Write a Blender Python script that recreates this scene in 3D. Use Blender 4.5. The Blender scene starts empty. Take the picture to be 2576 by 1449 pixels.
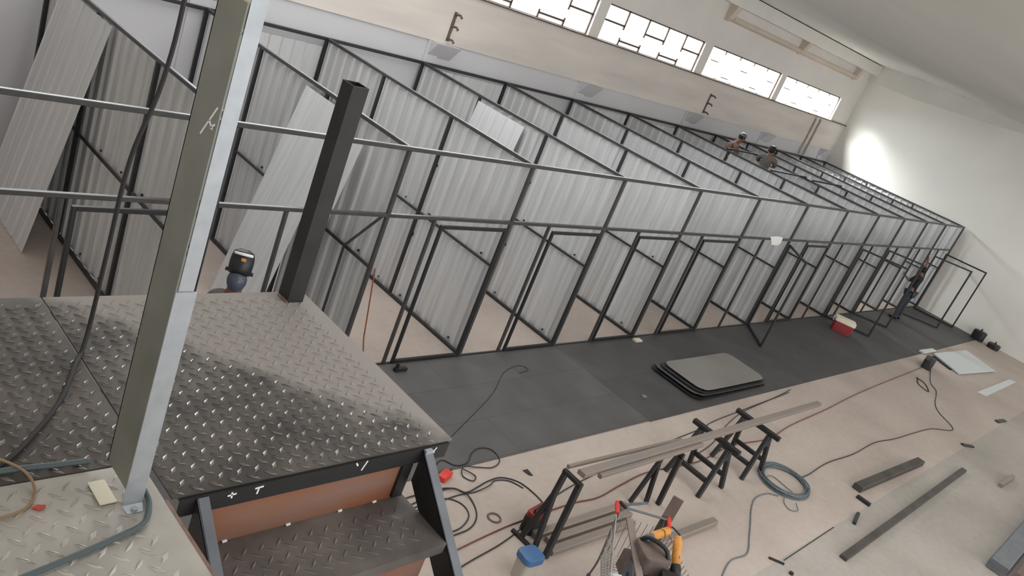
import bpy, math, random
from mathutils import Vector, Matrix
random.seed(7)
SC = bpy.context.scene
COL = SC.collection

# ------------------------------------------------------------------ camera
cd = bpy.data.cameras.new('camera'); cam = bpy.data.objects.new('camera', cd); COL.objects.link(cam)
cd.sensor_width = 36.0; cd.lens = 36.0 * 2080.83 / 2576.0; cd.clip_start = 0.05; cd.clip_end = 300
RI = ((0.66957045, -0.65095254, 0.35768171), (-0.01692458, -0.49481145, -0.86883553), (0.74255571, 0.57569298, -0.34232822))
CP = (-6.22936, -6.94235, 5.25286)
cam.matrix_world = Matrix(((RI[0][0], -RI[1][0], -RI[2][0], CP[0]), (RI[0][1], -RI[1][1], -RI[2][1], CP[1]),
                           (RI[0][2], -RI[1][2], -RI[2][2], CP[2]), (0, 0, 0, 1)))
SC.camera = cam

# ------------------------------------------------------------------ light
SC.view_settings.view_transform = 'Standard'
SC.view_settings.look = 'None'
SC.view_settings.gamma = 1.0
SC.view_settings.exposure = 0.42
W = bpy.data.worlds.new('overcast'); SC.world = W; W.use_nodes = True
bg = W.node_tree.nodes['Background']; bg.inputs[0].default_value = (1.0, 0.99, 0.975, 1); bg.inputs[1].default_value = 1.5

def sun(name, direction, strength, angle, color):
    l = bpy.data.lights.new(name, 'SUN'); l.energy = strength; l.angle = math.radians(angle); l.color = color
    o = bpy.data.objects.new(name, l); COL.objects.link(o)
    o.rotation_euler = Vector(direction).to_track_quat('-Z', 'Y').to_euler(); o.location = (10, 15, 12)
sun('bright_sky', (0.55, 0.68, -0.62), 0.30, 120, (0.97, 0.98, 1.0))

def area(name, loc, direction, sx, sy, power, color=(1, 1, 1)):
    l = bpy.data.lights.new(name, 'AREA'); l.shape = 'RECTANGLE'; l.size = sx; l.size_y = sy; l.energy = power; l.color = color
    o = bpy.data.objects.new(name, l); COL.objects.link(o); o.location = loc
    o.rotation_euler = Vector(direction).to_track_quat('-Z', 'Y').to_euler()
# low bright sky seen through the last window, raking the end wall
area('low_sky_daylight', (19.5, 6.8, 6.75), (1.0, -0.5, -0.70), 2.2, 1.8, 2600, (1.0, 0.99, 0.97))
# daylight standing outside the row of high windows
area('window_daylight', (11.0, 6.6, 5.6), (0, -1.0, -0.35), 28.0, 1.6, 1900, (0.95, 0.98, 1.0))

# ------------------------------------------------------------------ materials
MATS = {}
def L(c): return tuple(((x / 255.0) / 12.92 if x <= 10 else (((x / 255.0) + 0.055) / 1.055) ** 2.4) for x in c) + (1,)
def mat(name, col, rough=0.6, metal=0.0, var=0.0, scale=6.0, bump=0.0, stretch=None, spec=0.5, col2=None, detail=4.0, bscale=None):
    if name in MATS: return MATS[name]
    m = bpy.data.materials.new(name); m.use_nodes = True; nt = m.node_tree; b = nt.nodes['Principled BSDF']
    b.inputs['Roughness'].default_value = rough; b.inputs['Metallic'].default_value = metal
    b.inputs['Specular IOR Level'].default_value = spec
    c = L(col)
    b.inputs['Base Color'].default_value = c
    if var > 0 or col2:
        tc = nt.nodes.new('ShaderNodeTexCoord'); mp = nt.nodes.new('ShaderNodeMapping')
        if stretch: mp.inputs['Scale'].default_value = stretch
        nt.links.new(tc.outputs['Object'], mp.inputs[0])
        n = nt.nodes.new('ShaderNodeTexNoise'); n.inputs['Scale'].default_value = scale; n.inputs['Detail'].default_value = detail
        nt.links.new(mp.outputs[0], n.inputs['Vector'])
        r = nt.nodes.new('ShaderNodeValToRGB')
        r.color_ramp.elements[0].position = 0.3; r.color_ramp.elements[1].position = 0.7
        a = tuple(x * (1 - var) for x in c[:3]) + (1,)
        z = L(col2) if col2 else tuple(min(1, x * (1 + var)) for x in c[:3]) + (1,)
        r.color_ramp.elements[0].color = a; r.color_ramp.elements[1].color = z
        nt.links.new(n.outputs[0], r.inputs[0]); nt.links.new(r.outputs[0], b.inputs['Base Color'])
        if bump > 0:
            bp = nt.nodes.new('ShaderNodeBump'); bp.inputs['Strength'].default_value = bump; bp.inputs['Distance'].default_value = 0.01
            n2 = nt.nodes.new('ShaderNodeTexNoise'); n2.inputs['Scale'].default_value = bscale or scale * 6
            nt.links.new(tc.outputs['Object'], n2.inputs['Vector'])
            nt.links.new(n2.outputs[0], bp.inputs['Height']); nt.links.new(bp.outputs[0], b.inputs['Normal'])
    MATS[name] = m
    return m

M_wall = mat('wall_paint', (230, 226, 221), 0.9, var=0.05, scale=0.8, bump=0.08, spec=0.2)
M_beam = mat('beam_paint', (216, 209, 202), 0.9, var=0.10, scale=1.1, stretch=(0.35, 1, 2.5), bump=0.1, spec=0.2)
M_panel = mat('panel_paint', (206, 206, 209), 0.9, var=0.03, scale=0.7, spec=0.2)
M_end = mat('end_wall_paint', (230, 228, 222), 0.9, var=0.05, scale=0.45, spec=0.2)
M_ceil = mat('ceiling_concrete', (216, 215, 210), 0.95, var=0.09, scale=0.35, stretch=(0.25, 1.3, 1), spec=0.1)
M_gutter = mat('gutter_paint', (228, 226, 220), 0.85, var=0.03, scale=2, spec=0.2)
M_mould = mat('moulding_paint', (212, 200, 186), 0.85, var=0.05, scale=2, spec=0.2)
M_galv = mat('galvanised_sheet', (208, 209, 210), 0.45, 0.25, var=0.10, scale=3.0, stretch=(1, 6, 0.25))
M_galv_end = mat('galvanised_bright', (214, 215, 216), 0.42, 0.25, var=0.08, scale=3.0, stretch=(1, 6, 0.25))
M_black = mat('black_steel', (44, 44, 46), 0.42, 0.0, var=0.25, scale=9)
M_rail = mat('rail_steel', (64, 63, 63), 0.36, 0.0, var=0.2, scale=7)
M_leaf = mat('door_steel', (30, 30, 32), 0.45, 0.0, var=0.2, scale=8)
M_post = mat('black_post', (44, 44, 45), 0.55, 0.2, var=0.3, scale=5, bump=0.05)
M_galvpole = mat('zinc_bright', (178, 184, 190), 0.38, 0.45, var=0.08, scale=18)
M_zincdark = mat('zinc_dull', (138, 139, 130), 0.55, 0.3, var=0.12, scale=7)
M_cream = mat('cream_paint', (232, 226, 205), 0.7)
M_white = mat('white_paint', (238, 238, 236), 0.7)
M_rust = mat('rusty_plate', (160, 96, 60), 0.6, 0.1, var=0.2, scale=4, col2=(136, 106, 92), stretch=(0.5, 1, 2))
M_dark = mat('dark_steel', (52, 53, 55), 0.42, 0.4, var=0.35, scale=5, bump=0.05)
M_grime = mat('oily_steel', (74, 70, 66), 0.5, 0.3, var=0.3, scale=3)
M_grey = mat('grey_steel', (104, 108, 114), 0.45, 0.4, var=0.15, scale=8)
M_rustedge = mat('rust_edge', (140, 112, 100), 0.7, 0.1, var=0.25, scale=18)
M_cable = mat('cable_black', (40, 38, 38), 0.6)
M_cabler = mat('cable_red', (110, 52, 48), 0.6)
M_hose = mat('hose_teal', (80, 92, 94), 0.5)
M_coil = mat('coil_hose', (92, 104, 110), 0.45, var=0.25, scale=30)
M_yel = mat('cable_tan', (150, 124, 92), 0.6)
M_red = mat('red_plastic', (206, 58, 44), 0.45)
M_dred = mat('cooler_red', (140, 34, 36), 0.5)
M_orange = mat('orange_plastic', (204, 140, 62), 0.5, var=0.15, scale=20)
M_blue = mat('blue_plastic', (66, 104, 150), 0.4, var=0.15, scale=9)
M_lightplast = mat('milky_plastic', (176, 168, 158), 0.6)
M_brown = mat('brown_board', (106, 92, 86), 0.8, var=0.2, scale=9)
M_beigeplank = mat('beam_zinc', (142, 137, 132), 0.5, 0.2, var=0.18, scale=3, stretch=(0.5, 4, 4), col2=(146, 130, 118))
M_wire = mat('cart_wire', (150, 148, 144), 0.35, 0.8)
M_pvc = mat('white_sheet', (206, 212, 212), 0.45)
M_sheet2 = mat('steel_sheet', (150, 146, 140), 0.35, 0.4, var=0.08, scale=1.2)
M_tread = mat('tread_plate', (116, 110, 106), 0.45, 0.45, var=0.3, scale=6, bump=0.1)
M_skin = mat('skin', (120, 84, 66), 0.6)
M_tan = mat('tan_shirt', (112, 92, 80), 0.9)
M_gshirt = mat('grey_shirt', (104, 98, 94), 0.9)
M_dshirt = mat('dark_shirt', (30, 31, 36), 0.9)
M_jean = mat('jeans', (58, 66, 72), 0.9)
M_hair = mat('hair', (24, 21, 20), 0.8)
M_helm = mat('helmet_shell', (34, 34, 40), 0.35)
M_lens = mat('helmet_lens', (72, 80, 98), 0.25)
M_pipe = mat('conduit', (176, 164, 156), 0.6, var=0.15, scale=9)
M_iron = mat('rusty_iron', (104, 90, 82), 0.8, var=0.3, scale=20)
M_wood = mat('scaffold_wood', (140, 118, 92), 0.8, var=0.15, scale=4)
M_orod = mat('rusty_rod', (142, 84, 56), 0.8, var=0.2, scale=20)

def floor_mat():
    m = bpy.data.materials.new('concrete_floor'); m.use_nodes = True; nt = m.node_tree; N = nt.nodes; K = nt.links
    b = N['Principled BSDF']; b.inputs['Roughness'].default_value = 0.62; b.inputs['Specular IOR Level'].default_value = 0.35
    tc = N.new('ShaderNodeTexCoord'); sx = N.new('ShaderNodeSeparateXYZ'); K.new(tc.outputs['Object'], sx.inputs[0])
    n1 = N.new('ShaderNodeTexNoise'); n1.inputs['Scale'].default_value = 0.5; n1.inputs['Detail'].default_value = 6; K.new(tc.outputs['Object'], n1.inputs['Vector'])
    n2 = N.new('ShaderNodeTexNoise'); n2.inputs['Scale'].default_value = 9; n2.inputs['Detail'].default_value = 5; K.new(tc.outputs['Object'], n2.inputs['Vector'])
    r = N.new('ShaderNodeValToRGB'); r.color_ramp.elements[0].position = 0.3; r.color_ramp.elements[1].position = 0.72
    r.color_ramp.elements[0].color = L((176, 162, 152)); r.color_ramp.elements[1].color = L((200, 186, 176)); K.new(n1.outputs[0], r.inputs[0])
    g = N.new('ShaderNodeValToRGB'); g.color_ramp.elements[0].position = 0.3; g.color_ramp.elements[1].position = 0.72
    g.color_ramp.elements[0].color = L((158, 152, 143)); g.color_ramp.elements[1].color = L((184, 176, 168)); K.new(n1.outputs[0], g.inputs[0])
    lt = N.new('ShaderNodeMath'); lt.operation = 'LESS_THAN'; lt.inputs[1].default_value = -4.86; K.new(sx.outputs[1], lt.inputs[0])
    mx = N.new('ShaderNodeMix'); mx.data_type = 'RGBA'; K.new(lt.outputs[0], mx.inputs[0]); K.new(r.outputs[0], mx.inputs[6]); K.new(g.outputs[0], mx.inputs[7])
    m2 = N.new('ShaderNodeMix'); m2.data_type = 'RGBA'; m2.blend_type = 'MULTIPLY'; m2.inputs[0].default_value = 0.22
    K.new(mx.outputs[2], m2.inputs[6]); K.new(n2.outputs[0], m2.inputs[7]); K.new(m2.outputs[2], b.inputs['Base Color'])
    return m
M_floor = floor_mat()

def split_tone_plate():
    """chequer plate: dark steel, paler and rougher past a slanted line towards the far right corner"""
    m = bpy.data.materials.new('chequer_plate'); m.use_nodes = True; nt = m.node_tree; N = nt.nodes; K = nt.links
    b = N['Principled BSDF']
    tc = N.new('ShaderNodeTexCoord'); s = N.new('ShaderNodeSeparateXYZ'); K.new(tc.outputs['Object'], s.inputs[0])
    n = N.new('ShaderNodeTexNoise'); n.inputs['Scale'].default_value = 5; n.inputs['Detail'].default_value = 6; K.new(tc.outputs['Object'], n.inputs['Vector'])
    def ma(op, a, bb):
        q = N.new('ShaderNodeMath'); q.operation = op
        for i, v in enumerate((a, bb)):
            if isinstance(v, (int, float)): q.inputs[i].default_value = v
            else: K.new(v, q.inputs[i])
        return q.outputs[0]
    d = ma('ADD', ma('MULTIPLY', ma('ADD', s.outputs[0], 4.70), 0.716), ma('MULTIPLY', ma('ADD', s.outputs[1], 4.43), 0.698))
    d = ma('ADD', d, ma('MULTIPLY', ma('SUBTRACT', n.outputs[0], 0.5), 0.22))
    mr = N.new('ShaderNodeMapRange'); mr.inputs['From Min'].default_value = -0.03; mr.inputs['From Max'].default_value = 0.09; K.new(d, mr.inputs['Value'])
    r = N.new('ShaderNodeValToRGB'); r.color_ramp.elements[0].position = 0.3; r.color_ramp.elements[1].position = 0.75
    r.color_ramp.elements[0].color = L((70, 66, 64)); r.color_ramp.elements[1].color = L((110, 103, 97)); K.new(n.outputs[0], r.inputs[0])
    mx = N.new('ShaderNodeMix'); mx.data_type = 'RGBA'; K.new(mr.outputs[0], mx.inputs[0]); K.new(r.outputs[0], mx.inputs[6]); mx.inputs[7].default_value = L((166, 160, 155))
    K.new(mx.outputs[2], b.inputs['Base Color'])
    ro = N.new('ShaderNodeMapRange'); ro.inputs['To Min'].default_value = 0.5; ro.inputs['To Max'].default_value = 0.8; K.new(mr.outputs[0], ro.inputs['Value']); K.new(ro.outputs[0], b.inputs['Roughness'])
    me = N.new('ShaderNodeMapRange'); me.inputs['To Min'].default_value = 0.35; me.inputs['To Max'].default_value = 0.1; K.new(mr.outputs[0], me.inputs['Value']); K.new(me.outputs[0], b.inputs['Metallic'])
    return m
M_cheq = split_tone_plate()
M_lug = mat('polished_lug', (150, 146, 140), 0.3, 0.8, var=0.3, scale=14)
M_cheqlight = mat('chequer_clean', (194, 189, 182), 0.42, 0.45, var=0.25, scale=4, col2=(208, 203, 195))
def plate_mat(name, col, lx, ly):
    m = mat(name, col, 0.58, 0.1, var=0.12, scale=2.0); nt = m.node_tree; b = nt.nodes['Principled BSDF']
    src = b.inputs['Base Color'].links[0].from_socket
    tc = nt.nodes.new('ShaderNodeTexCoord'); br = nt.nodes.new('ShaderNodeTexBrick'); nt.links.new(tc.outputs['Object'], br.inputs['Vector'])
    br.inputs['Scale'].default_value = 1.0; br.inputs['Brick Width'].default_value = lx; br.inputs['Row Height'].default_value = ly; br.inputs['Mortar Size'].default_value = 0.006; br.inputs['Mortar Smooth'].default_value = 0.3
    br.inputs['Color1'].default_value = (1, 1, 1, 1); br.inputs['Color2'].default_value = (0.9, 0.9, 0.9, 1); br.inputs['Mortar'].default_value = (0.62, 0.62, 0.62, 1)
    mx = nt.nodes.new('ShaderNodeMix'); mx.data_type = 'RGBA'; mx.blend_type = 'MULTIPLY'; mx.inputs[0].default_value = 1.0
    nt.links.new(src, mx.inputs[6]); nt.links.new(br.outputs[0], mx.inputs[7]); nt.links.new(mx.outputs[2], b.inputs['Base Color'])
    return m
M_mat1_old = mat('floor_plate_worn', (92, 90, 89), 0.6, 0.1, var=0.12, scale=2.5, bump=0.05)
M_mat1 = plate_mat('floor_plate_near', (92, 90, 89), 1.45, 0.7)
M_mat2 = plate_mat('floor_plate_far', (80, 79, 79), 2.9, 1.06)

def glass_mat():
    m = bpy.data.materials.new('window_glass'); m.use_nodes = True; nt = m.node_tree; nt.nodes.remove(nt.nodes['Principled BSDF'])
    t = nt.nodes.new('ShaderNodeBsdfTransparent'); t.inputs[0].default_value = (0.95, 0.97, 0.97, 1)
    g = nt.nodes.new('ShaderNodeBsdfGlossy'); g.inputs['Roughness'].default_value = 0.05
    e = nt.nodes.new('ShaderNodeEmission'); e.inputs[1].default_value = 0.25
    x = nt.nodes.new('ShaderNodeMixShader'); x.inputs[0].default_value = 0.06
    a = nt.nodes.new('ShaderNodeAddShader')
    nt.links.new(t.outputs[0], x.inputs[1]); nt.links.new(g.outputs[0], x.inputs[2])
    nt.links.new(x.outputs[0], a.inputs[0]); nt.links.new(e.outputs[0], a.inputs[1])
    nt.links.new(a.outputs[0], nt.nodes['Material Output'].inputs[0])
    return m
M_glass = glass_mat()

# ------------------------------------------------------------------ mesh builder
class MB:
    def __init__(s): s.v = []; s.f = []; s.sm = False; s.hi = []; s.m2 = None
    def add(s, vs, fs):
        n = len(s.v); s.v += [tuple(v) for v in vs]; s.f += [tuple(i + n for i in f) for f in fs]; return s
    def box(s, a, b):
        x0, y0, z0 = (min(a[i], b[i]) for i in range(3)); x1, y1, z1 = (max(a[i], b[i]) for i in range(3))
        return s.add([(x0, y0, z0), (x1, y0, z0), (x1, y1, z0), (x0, y1, z0), (x0, y0, z1), (x1, y0, z1), (x1, y1, z1), (x0, y1, z1)],
                     [(0, 3, 2, 1), (4, 5, 6, 7), (0, 1, 5, 4), (1, 2, 6, 5), (2, 3, 7, 6), (3, 0, 4, 7)])
    def bar(s, p, q, w, h, up=(0, 0, 1), bev=0.0):
        """rectangular tube from p to q; w across, h along 'up'; chamfered edges"""
        p = Vector(p); q = Vector(q); d = (q - p).normalized(); u = Vector(up)
        if abs(d.dot(u)) > 0.98: u = Vector((0, 1, 0))
        r = d.cross(u).normalized(); u = r.cross(d).normalized()
        c = bev or min(w, h) * 0.12
        pts = [(-w/2 + c, -h/2), (w/2 - c, -h/2), (w/2, -h/2 + c), (w/2, h/2 - c), (w/2 - c, h/2), (-w/2 + c, h/2), (-w/2, h/2 - c), (-w/2, -h/2 + c)]
        vs = [p + r * a + u * b for a, b in pts] + [q + r * a + u * b for a, b in pts]
        fs = [(i, (i + 1) % 8, 8 + (i + 1) % 8, 8 + i) for i in range(8)] + [tuple(range(7, -1, -1)), tuple(range(8, 16))]
        return s.add(vs, fs)
    def tube(s, pts, r, n=8, closed=False, cap=True):
        pts = [Vector(p) for p in pts]; m = len(pts); rings = []
        up = Vector((0, 0, 1)); prev = None
        base = len(s.v); vs = []
        for i, p in enumerate(pts):
            if closed: t = (pts[(i + 1) % m] - pts[i - 1])
            else: t = pts[min(i + 1, m - 1)] - pts[max(i - 1, 0)]
            t = t.normalized() if t.length > 1e-9 else Vector((1, 0, 0))
            if prev is None:
                a = t.cross(up)
                if a.length < 1e-3: a = t.cross(Vector((1, 0, 0)))
                a.normalize()
            else:
                a = prev - t * prev.dot(t)
                if a.length < 1e-4: a = t.cross(up)
                a.normalize()
            prev = a; b = t.cross(a)
            rr = r[i] if isinstance(r, (list, tuple)) else r
            vs += [p + a * (rr * math.cos(2 * math.pi * k / n)) + b * (rr * math.sin(2 * math.pi * k / n)) for k in range(n)]
        fs = []
        for i in range(m if closed else m - 1):
            j = (i + 1) % m
            fs += [(i * n + k, i * n + (k + 1) % n, j * n + (k + 1) % n, j * n + k) for k in range(n)]
        if cap and not closed: fs += [tuple(range(n - 1, -1, -1)), tuple(range((m - 1) * n, m * n))]
        s.sm = True
        return s.add(vs, fs)
    def prism(s, prof, axis, a, b):
        """extrude a 2-D polygon along axis ('x','y','z') from a to b"""
        def P(u, v, w): return {'x': (w, u, v), 'y': (u, w, v), 'z': (u, v, w)}[axis]
        n = len(prof)
        vs = [P(u, v, a) for u, v in prof] + [P(u, v, b) for u, v in prof]
        return s.add(vs, [(i, (i + 1) % n, n + (i + 1) % n, n + i) for i in range(n)] + [tuple(range(n - 1, -1, -1)), tuple(range(n, 2 * n))])
    def build(s, name, m, parent=None, loc=None, smooth=None):
        me = bpy.data.meshes.new(name); me.from_pydata(s.v, [], s.f); me.update()
        import bmesh
        bm = bmesh.new(); bm.from_mesh(me); bmesh.ops.recalc_face_normals(bm, faces=bm.faces); bm.to_mesh(me); bm.free()
        if (s.sm if smooth is None else smooth):
            for p in me.polygons: p.use_smooth = True
            try: me.set_sharp_from_angle(angle=math.radians(40))
            except Exception: pass
        me.materials.append(m)
        if s.m2:
            me.materials.append(s.m2)
            for i in s.hi: me.polygons[i].material_index = 1
        o = bpy.data.objects.new(name, me); COL.objects.link(o)
        if parent: o.parent = parent
        if loc: o.location = loc
        return o

def tag(o, label, cat, group=None, kind=None):
    o['label'] = label; o['category'] = cat
    if group: o['group'] = group
    if kind: o['kind'] = kind
    return o
def thing(name, label, cat, loc=(0, 0, 0), rz=0.0, group=None):
    o = bpy.data.objects.new(name, None); COL.objects.link(o); o.location = loc; o.rotation_euler = (0, 0, rz); o.empty_display_size = 0.1
    return tag(o, label, cat, group)
def struct(o): o['kind'] = 'structure'; return o
def smooth_path(pts, k=6):
    pts = [Vector(p) for p in pts]; out = []
    for i in range(len(pts) - 1):
        p0 = pts[max(i - 1, 0)]; p1 = pts[i]; p2 = pts[i + 1]; p3 = pts[min(i + 2, len(pts) - 1)]
        for j in range(k):
            t = j / k
            out.append(0.5 * ((2 * p1) + (p2 - p0) * t + (2 * p0 - 5 * p1 + 4 * p2 - p3) * t * t + (3 * p1 - p0 - 3 * p2 + p3) * t ** 3))
    out.append(pts[-1]); return out
def rounded_box(mb, cx, cy, z0, z1, sx, sy, r, n=5, taper=0.0):
    prof0 = []
    for qx, qy, a0 in ((1, 1, 0), (-1, 1, 90), (-1, -1, 180), (1, -1, 270)):
        for i in range(n):
            a = math.radians(a0 + 90 * i / (n - 1)); prof0.append((qx * (sx / 2 - r) + r * math.cos(a), qy * (sy / 2 - r) + r * math.sin(a)))
    m = len(prof0); e = min(r * 0.4, (z1 - z0) * 0.3); rings = [(z0, 1.0 - taper), (z1 - e, 1.0), (z1 - e * 0.3, 1 - e * 0.35 / max(sx, sy)), (z1, 1 - 1.6 * e / max(sx, sy))]
    vs = []
    for z, k in rings: vs += [(cx + u * k, cy + v * k, z) for u, v in prof0]
    fs = []
    for j in range(len(rings) - 1): fs += [(j * m + i, j * m + (i + 1) % m, (j + 1) * m + (i + 1) % m, (j + 1) * m + i) for i in range(m)]
    fs += [tuple(range(m - 1, -1, -1)), tuple(range((len(rings) - 1) * m, len(rings) * m))]
    mb.sm = True
    return mb.add(vs, fs)

# ------------------------------------------------------------------ setting
XE = 24.1      # end wall
YW = 5.34      # window wall
struct(MB().box((-14, -16, -0.2), (XE + 0.3, YW + 0.3, 0)).build('floor', M_floor))
# window wall: infill panels below, concrete beam, piers between the windows, wall above
struct(MB().box((-14, YW, 0), (XE, YW + 0.25, 3.44)).build('wall_back', M_panel))
WIN = [(4.45, 8.66), (9.02, 13.30), (13.70, 17.98), (18.30, 22.74)]
WINL = [(-0.15, 4.05), (-4.75, -0.55)]
ZS, ZT = 4.42, 5.25
b = MB()
edges = sorted(WIN + WINL); xs = -14
for a, c in edges + [(XE, XE)]:
    b.box((xs, YW, ZS), (a, YW + 0.25, ZT)); xs = c
b.box((-14, YW, ZT), (XE, YW + 0.25, 7.4))
struct(b.build('wall_back_upper', M_wall))
b = MB(); b.box((-14, YW - 0.035, 3.44), (XE, YW + 0.25, ZS))
struct(b.build('trim_1', M_beam))
b = MB(); b.box((-14, YW - 0.075, ZS - 0.012), (XE - 0.002, YW + 0.08, ZS + 0.022)); struct(b.build('trim_2', M_iron))
# piers under the beam with small haunches
b = MB()
for x in (-4.7, -0.1, 4.5, 9.15, 13.95, 18.55, 23.3):
    b.box((x - 0.16, YW - 0.03, 0), (x + 0.16, YW + 0.02, 3.44))
    b.prism([(YW, 3.438), (YW - 0.24, 3.438), (YW, 3.13)], 'x', x - 0.10, x + 0.50)
struct(b.build('trim_3', M_panel))
struct(MB().box((XE, -16, 0), (XE + 0.25, YW + 0.3, 7.4)).build('wall_right', M_end))
# beam along the head of the end wall
prof = [(YW, 6.12), (3.6, 6.10), (1.5, 6.21), (0, 6.33), (-4, 6.4), (-12, 6.2), (-12, 7.3), (YW, 7.3)]
struct(MB().prism(prof, 'x', XE - 0.10, XE + 0.02).build('trim_4', M_ceil))
# concrete shell roof: a shallow vault falling away from the window wall
cp = [(YW + 0.2, 6.74), (4.9, 6.72), (3.6, 6.74), (2.0, 6.70), (0.5, 6.60), (-1.5, 6.50), (-3.2, 6.42), (-4.9, 6.36)]
b = MB()
def vault(cp, X0, X1):
    n = len(cp)
    b.add([(X0, y, z) for y, z in cp] + [(X1, y, z) for y, z in cp] + [(X0, y, z + 0.2) for y, z in cp] + [(X1, y, z + 0.2) for y, z in cp],
          [(i, i + 1, n + i + 1, n + i) for i in range(n - 1)] + [(2*n + i, 3*n + i, 3*n + i + 1, 2*n + i + 1) for i in range(n - 1)] +
          [(0, n, 3*n, 2*n), (n - 1, 3*n - 1, 4*n - 1, 2*n - 1)])
vault(cp, 5.0, XE + 0.1); vault(cp[-3:], -9.2, 5.0); vault(cp[:-2], -9.2, -3.2)     # gap left in the roof, out of view, to let daylight into the nearest bays
struct(b.build('ceiling', M_ceil, smooth=True))
b = MB(); b.box((-9.2, -14, 6.36), (-2.4, -5.7, 6.56)); b.box((4.5, -16, 6.36), (XE, -6.6, 6.56))
struct(b.build('ceiling_near_shade', M_ceil))  # unseen roof slabs, added to shade the landing and the lower right floor
struct(MB().box((-9.2, -12, 0), (-9.0, YW, 6.3)).build('wall_left_shade', M_wall))  # unseen wall, added to keep light off the foreground
# gutter beam, ledge and brackets
struct(MB().box((-3.5, 5.06, 6.35), (XE, YW, 6.70)).build('trim_5', M_gutter))
b = MB(); b.prism([(YW, 5.95), (5.22, 6.0), (5.20, 6.04), (5.22, 6.09), (YW, 6.09)], 'x', 13.9, 22.9); struct(b.build('trim_6', M_mould))
b = MB()
for x in (9.1, 13.7, 18.25, 22.75):
    b.prism([(YW, 5.92), (5.20, 6.0), (5.07, 6.36), (YW, 6.36)], 'x', x - 0.11, x + 0.11)
struct(b.build('trim_7', M_mould))

def window(i, x0, x1, style):
    fr = MB(); t = 0.035; y0, y1 = YW + 0.06, YW + 0.11
    fr.box((x0, y0, ZS), (x0 + t, y1, ZT)); fr.box((x1 - t, y0, ZS), (x1, y1, ZT)); fr.box((x0, y0, ZT - t), (x1, y1, ZT)); fr.box((x0, y0, ZS), (x1, y1, ZS + t))
    w = (x1 - x0) / 5; g = 0.022 if style == 'near' else 0.011; z_hi = ZS + 0.47; z_lo = ZS + 0.13
    for k in range(1, 5):
        x = x0 + k * w
        if style == 'near':
            fr.box((x - g, y0, ZT - 0.45), (x + g, y1, ZT)); fr.box((x - g, y0, ZS), (x + g, y1, ZS + 0.2))
        else:
            fr.box((x - g, y0, ZT - 0.12), (x + g, y1, ZT)); fr.box((x - g, y0, ZS), (x + g, y1, ZS + 0.06))
    for k in range(5):
        a, c = x0 + k * w, x0 + (k + 1) * w
        z = z_hi if k % 2 == 0 else z_lo
        fr.box((a, y0, z - g), (c, y1, z + g)) if style == 'near' else fr.box((a + w * 0.3, y0, z - g), (c - w * 0.25, y1, z + g))
    o = struct(fr.build('window_%d' % i, M_iron))
    MB().box((x0 + 0.01, YW + 0.08, ZS + 0.01), (x1 - 0.01, YW + 0.086, ZT - 0.01)).build('pane', M_glass, o)
for i, (a, c) in enumerate(WIN): window(i + 1, a, c, 'near' if i < 2 else 'far')
for i, (a, c) in enumerate(WINL): window(i + 5, a, c, 'near')

# ------------------------------------------------------------------ dark floor plates in front of the bays
b = MB(); b.box((-5.2, -2.12, 0.001), (4.33, -0.03, 0.012))
tag(b.build('floor_plate', M_mat1), 'worn grey steel floor plating in front of the nearest bays', 'floor plate')
b = MB(); b.box((4.335, -2.14, 0.001), (XE - 0.1, -0.03, 0.010))
tag(b.build('floor_plate', M_mat2), 'darker grey floor plating running on to the far end wall', 'floor plate')

# ------------------------------------------------------------------ storage bays
H = 3.0; HM = 1.46; HD = 2.16; D = 5.25
XS = [-4.32, -2.16, 0.0, 2.158, 4.322, 6.645, 8.919, 11.224, 13.552, 15.716, 17.771, 19.846, 21.788, 23.871]
YP = [0.0, 1.78, 3.52, D]
def corr_sheet(mb, y0, y1, z0, z1, x, pitch=0.25, dep=0.036):
    """trapezoidal-rib sheet standing in the plane x, ribs upright"""
    pr = []; n = max(1, round((y1 - y0) / pitch)); p = (y1 - y0) / n
    for i in range(n):
        a = y0 + i * p
        pr += [(a, 0), (a + p * 0.30, 0), (a + p * 0.34, 0.004), (a + p * 0.38, 0), (a + p * 0.62, 0), (a + p * 0.70, -dep), (a + p * 0.92, -dep)]
    pr.append((y1, 0)); m = len(pr); t = 0.0015
    vs = [(x + d, y, z0) for y, d in pr] + [(x + d, y, z1) for y, d in pr] + [(x + d + t, y, z0) for y, d in pr] + [(x + d + t, y, z1) for y, d in pr]
    fs = [(i, m + i, m + i + 1, i + 1) for i in range(m - 1)] + [(2*m + i, 2*m + i + 1, 3*m + i + 1, 3*m + i) for i in range(m - 1)]
    fs += [(i, i + 1, 2*m + i + 1, 2*m + i) for i in range(m - 1)] + [(m + i, 3*m + i, 3*m + i + 1, m + i + 1) for i in range(m - 1)]
    return mb.add(vs, fs)
ORD = ['', 'leftmost partition in view, ribbed sheets behind the zinc pole', 'ribbed partition behind the black stub post on the landing',
       'ribbed partition at the near post of the nearest closed door leaf', 'ribbed partition between the first and second closed door leaves, sheet leaning on it',
       'third ribbed partition to the right of the black stub post', 'fourth ribbed partition to the right of the black stub post',
       'fifth ribbed partition to the right of the black stub post, by the open leaf', 'ribbed partition just before the two workers behind it',
       'ribbed partition right behind the two workers', 'ribbed partition near the red cooler, second behind the workers',
       'ribbed partition third behind the workers', 'ribbed partition next to last before the end wall', 'last ribbed partition, closest to the pale end wall']
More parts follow.
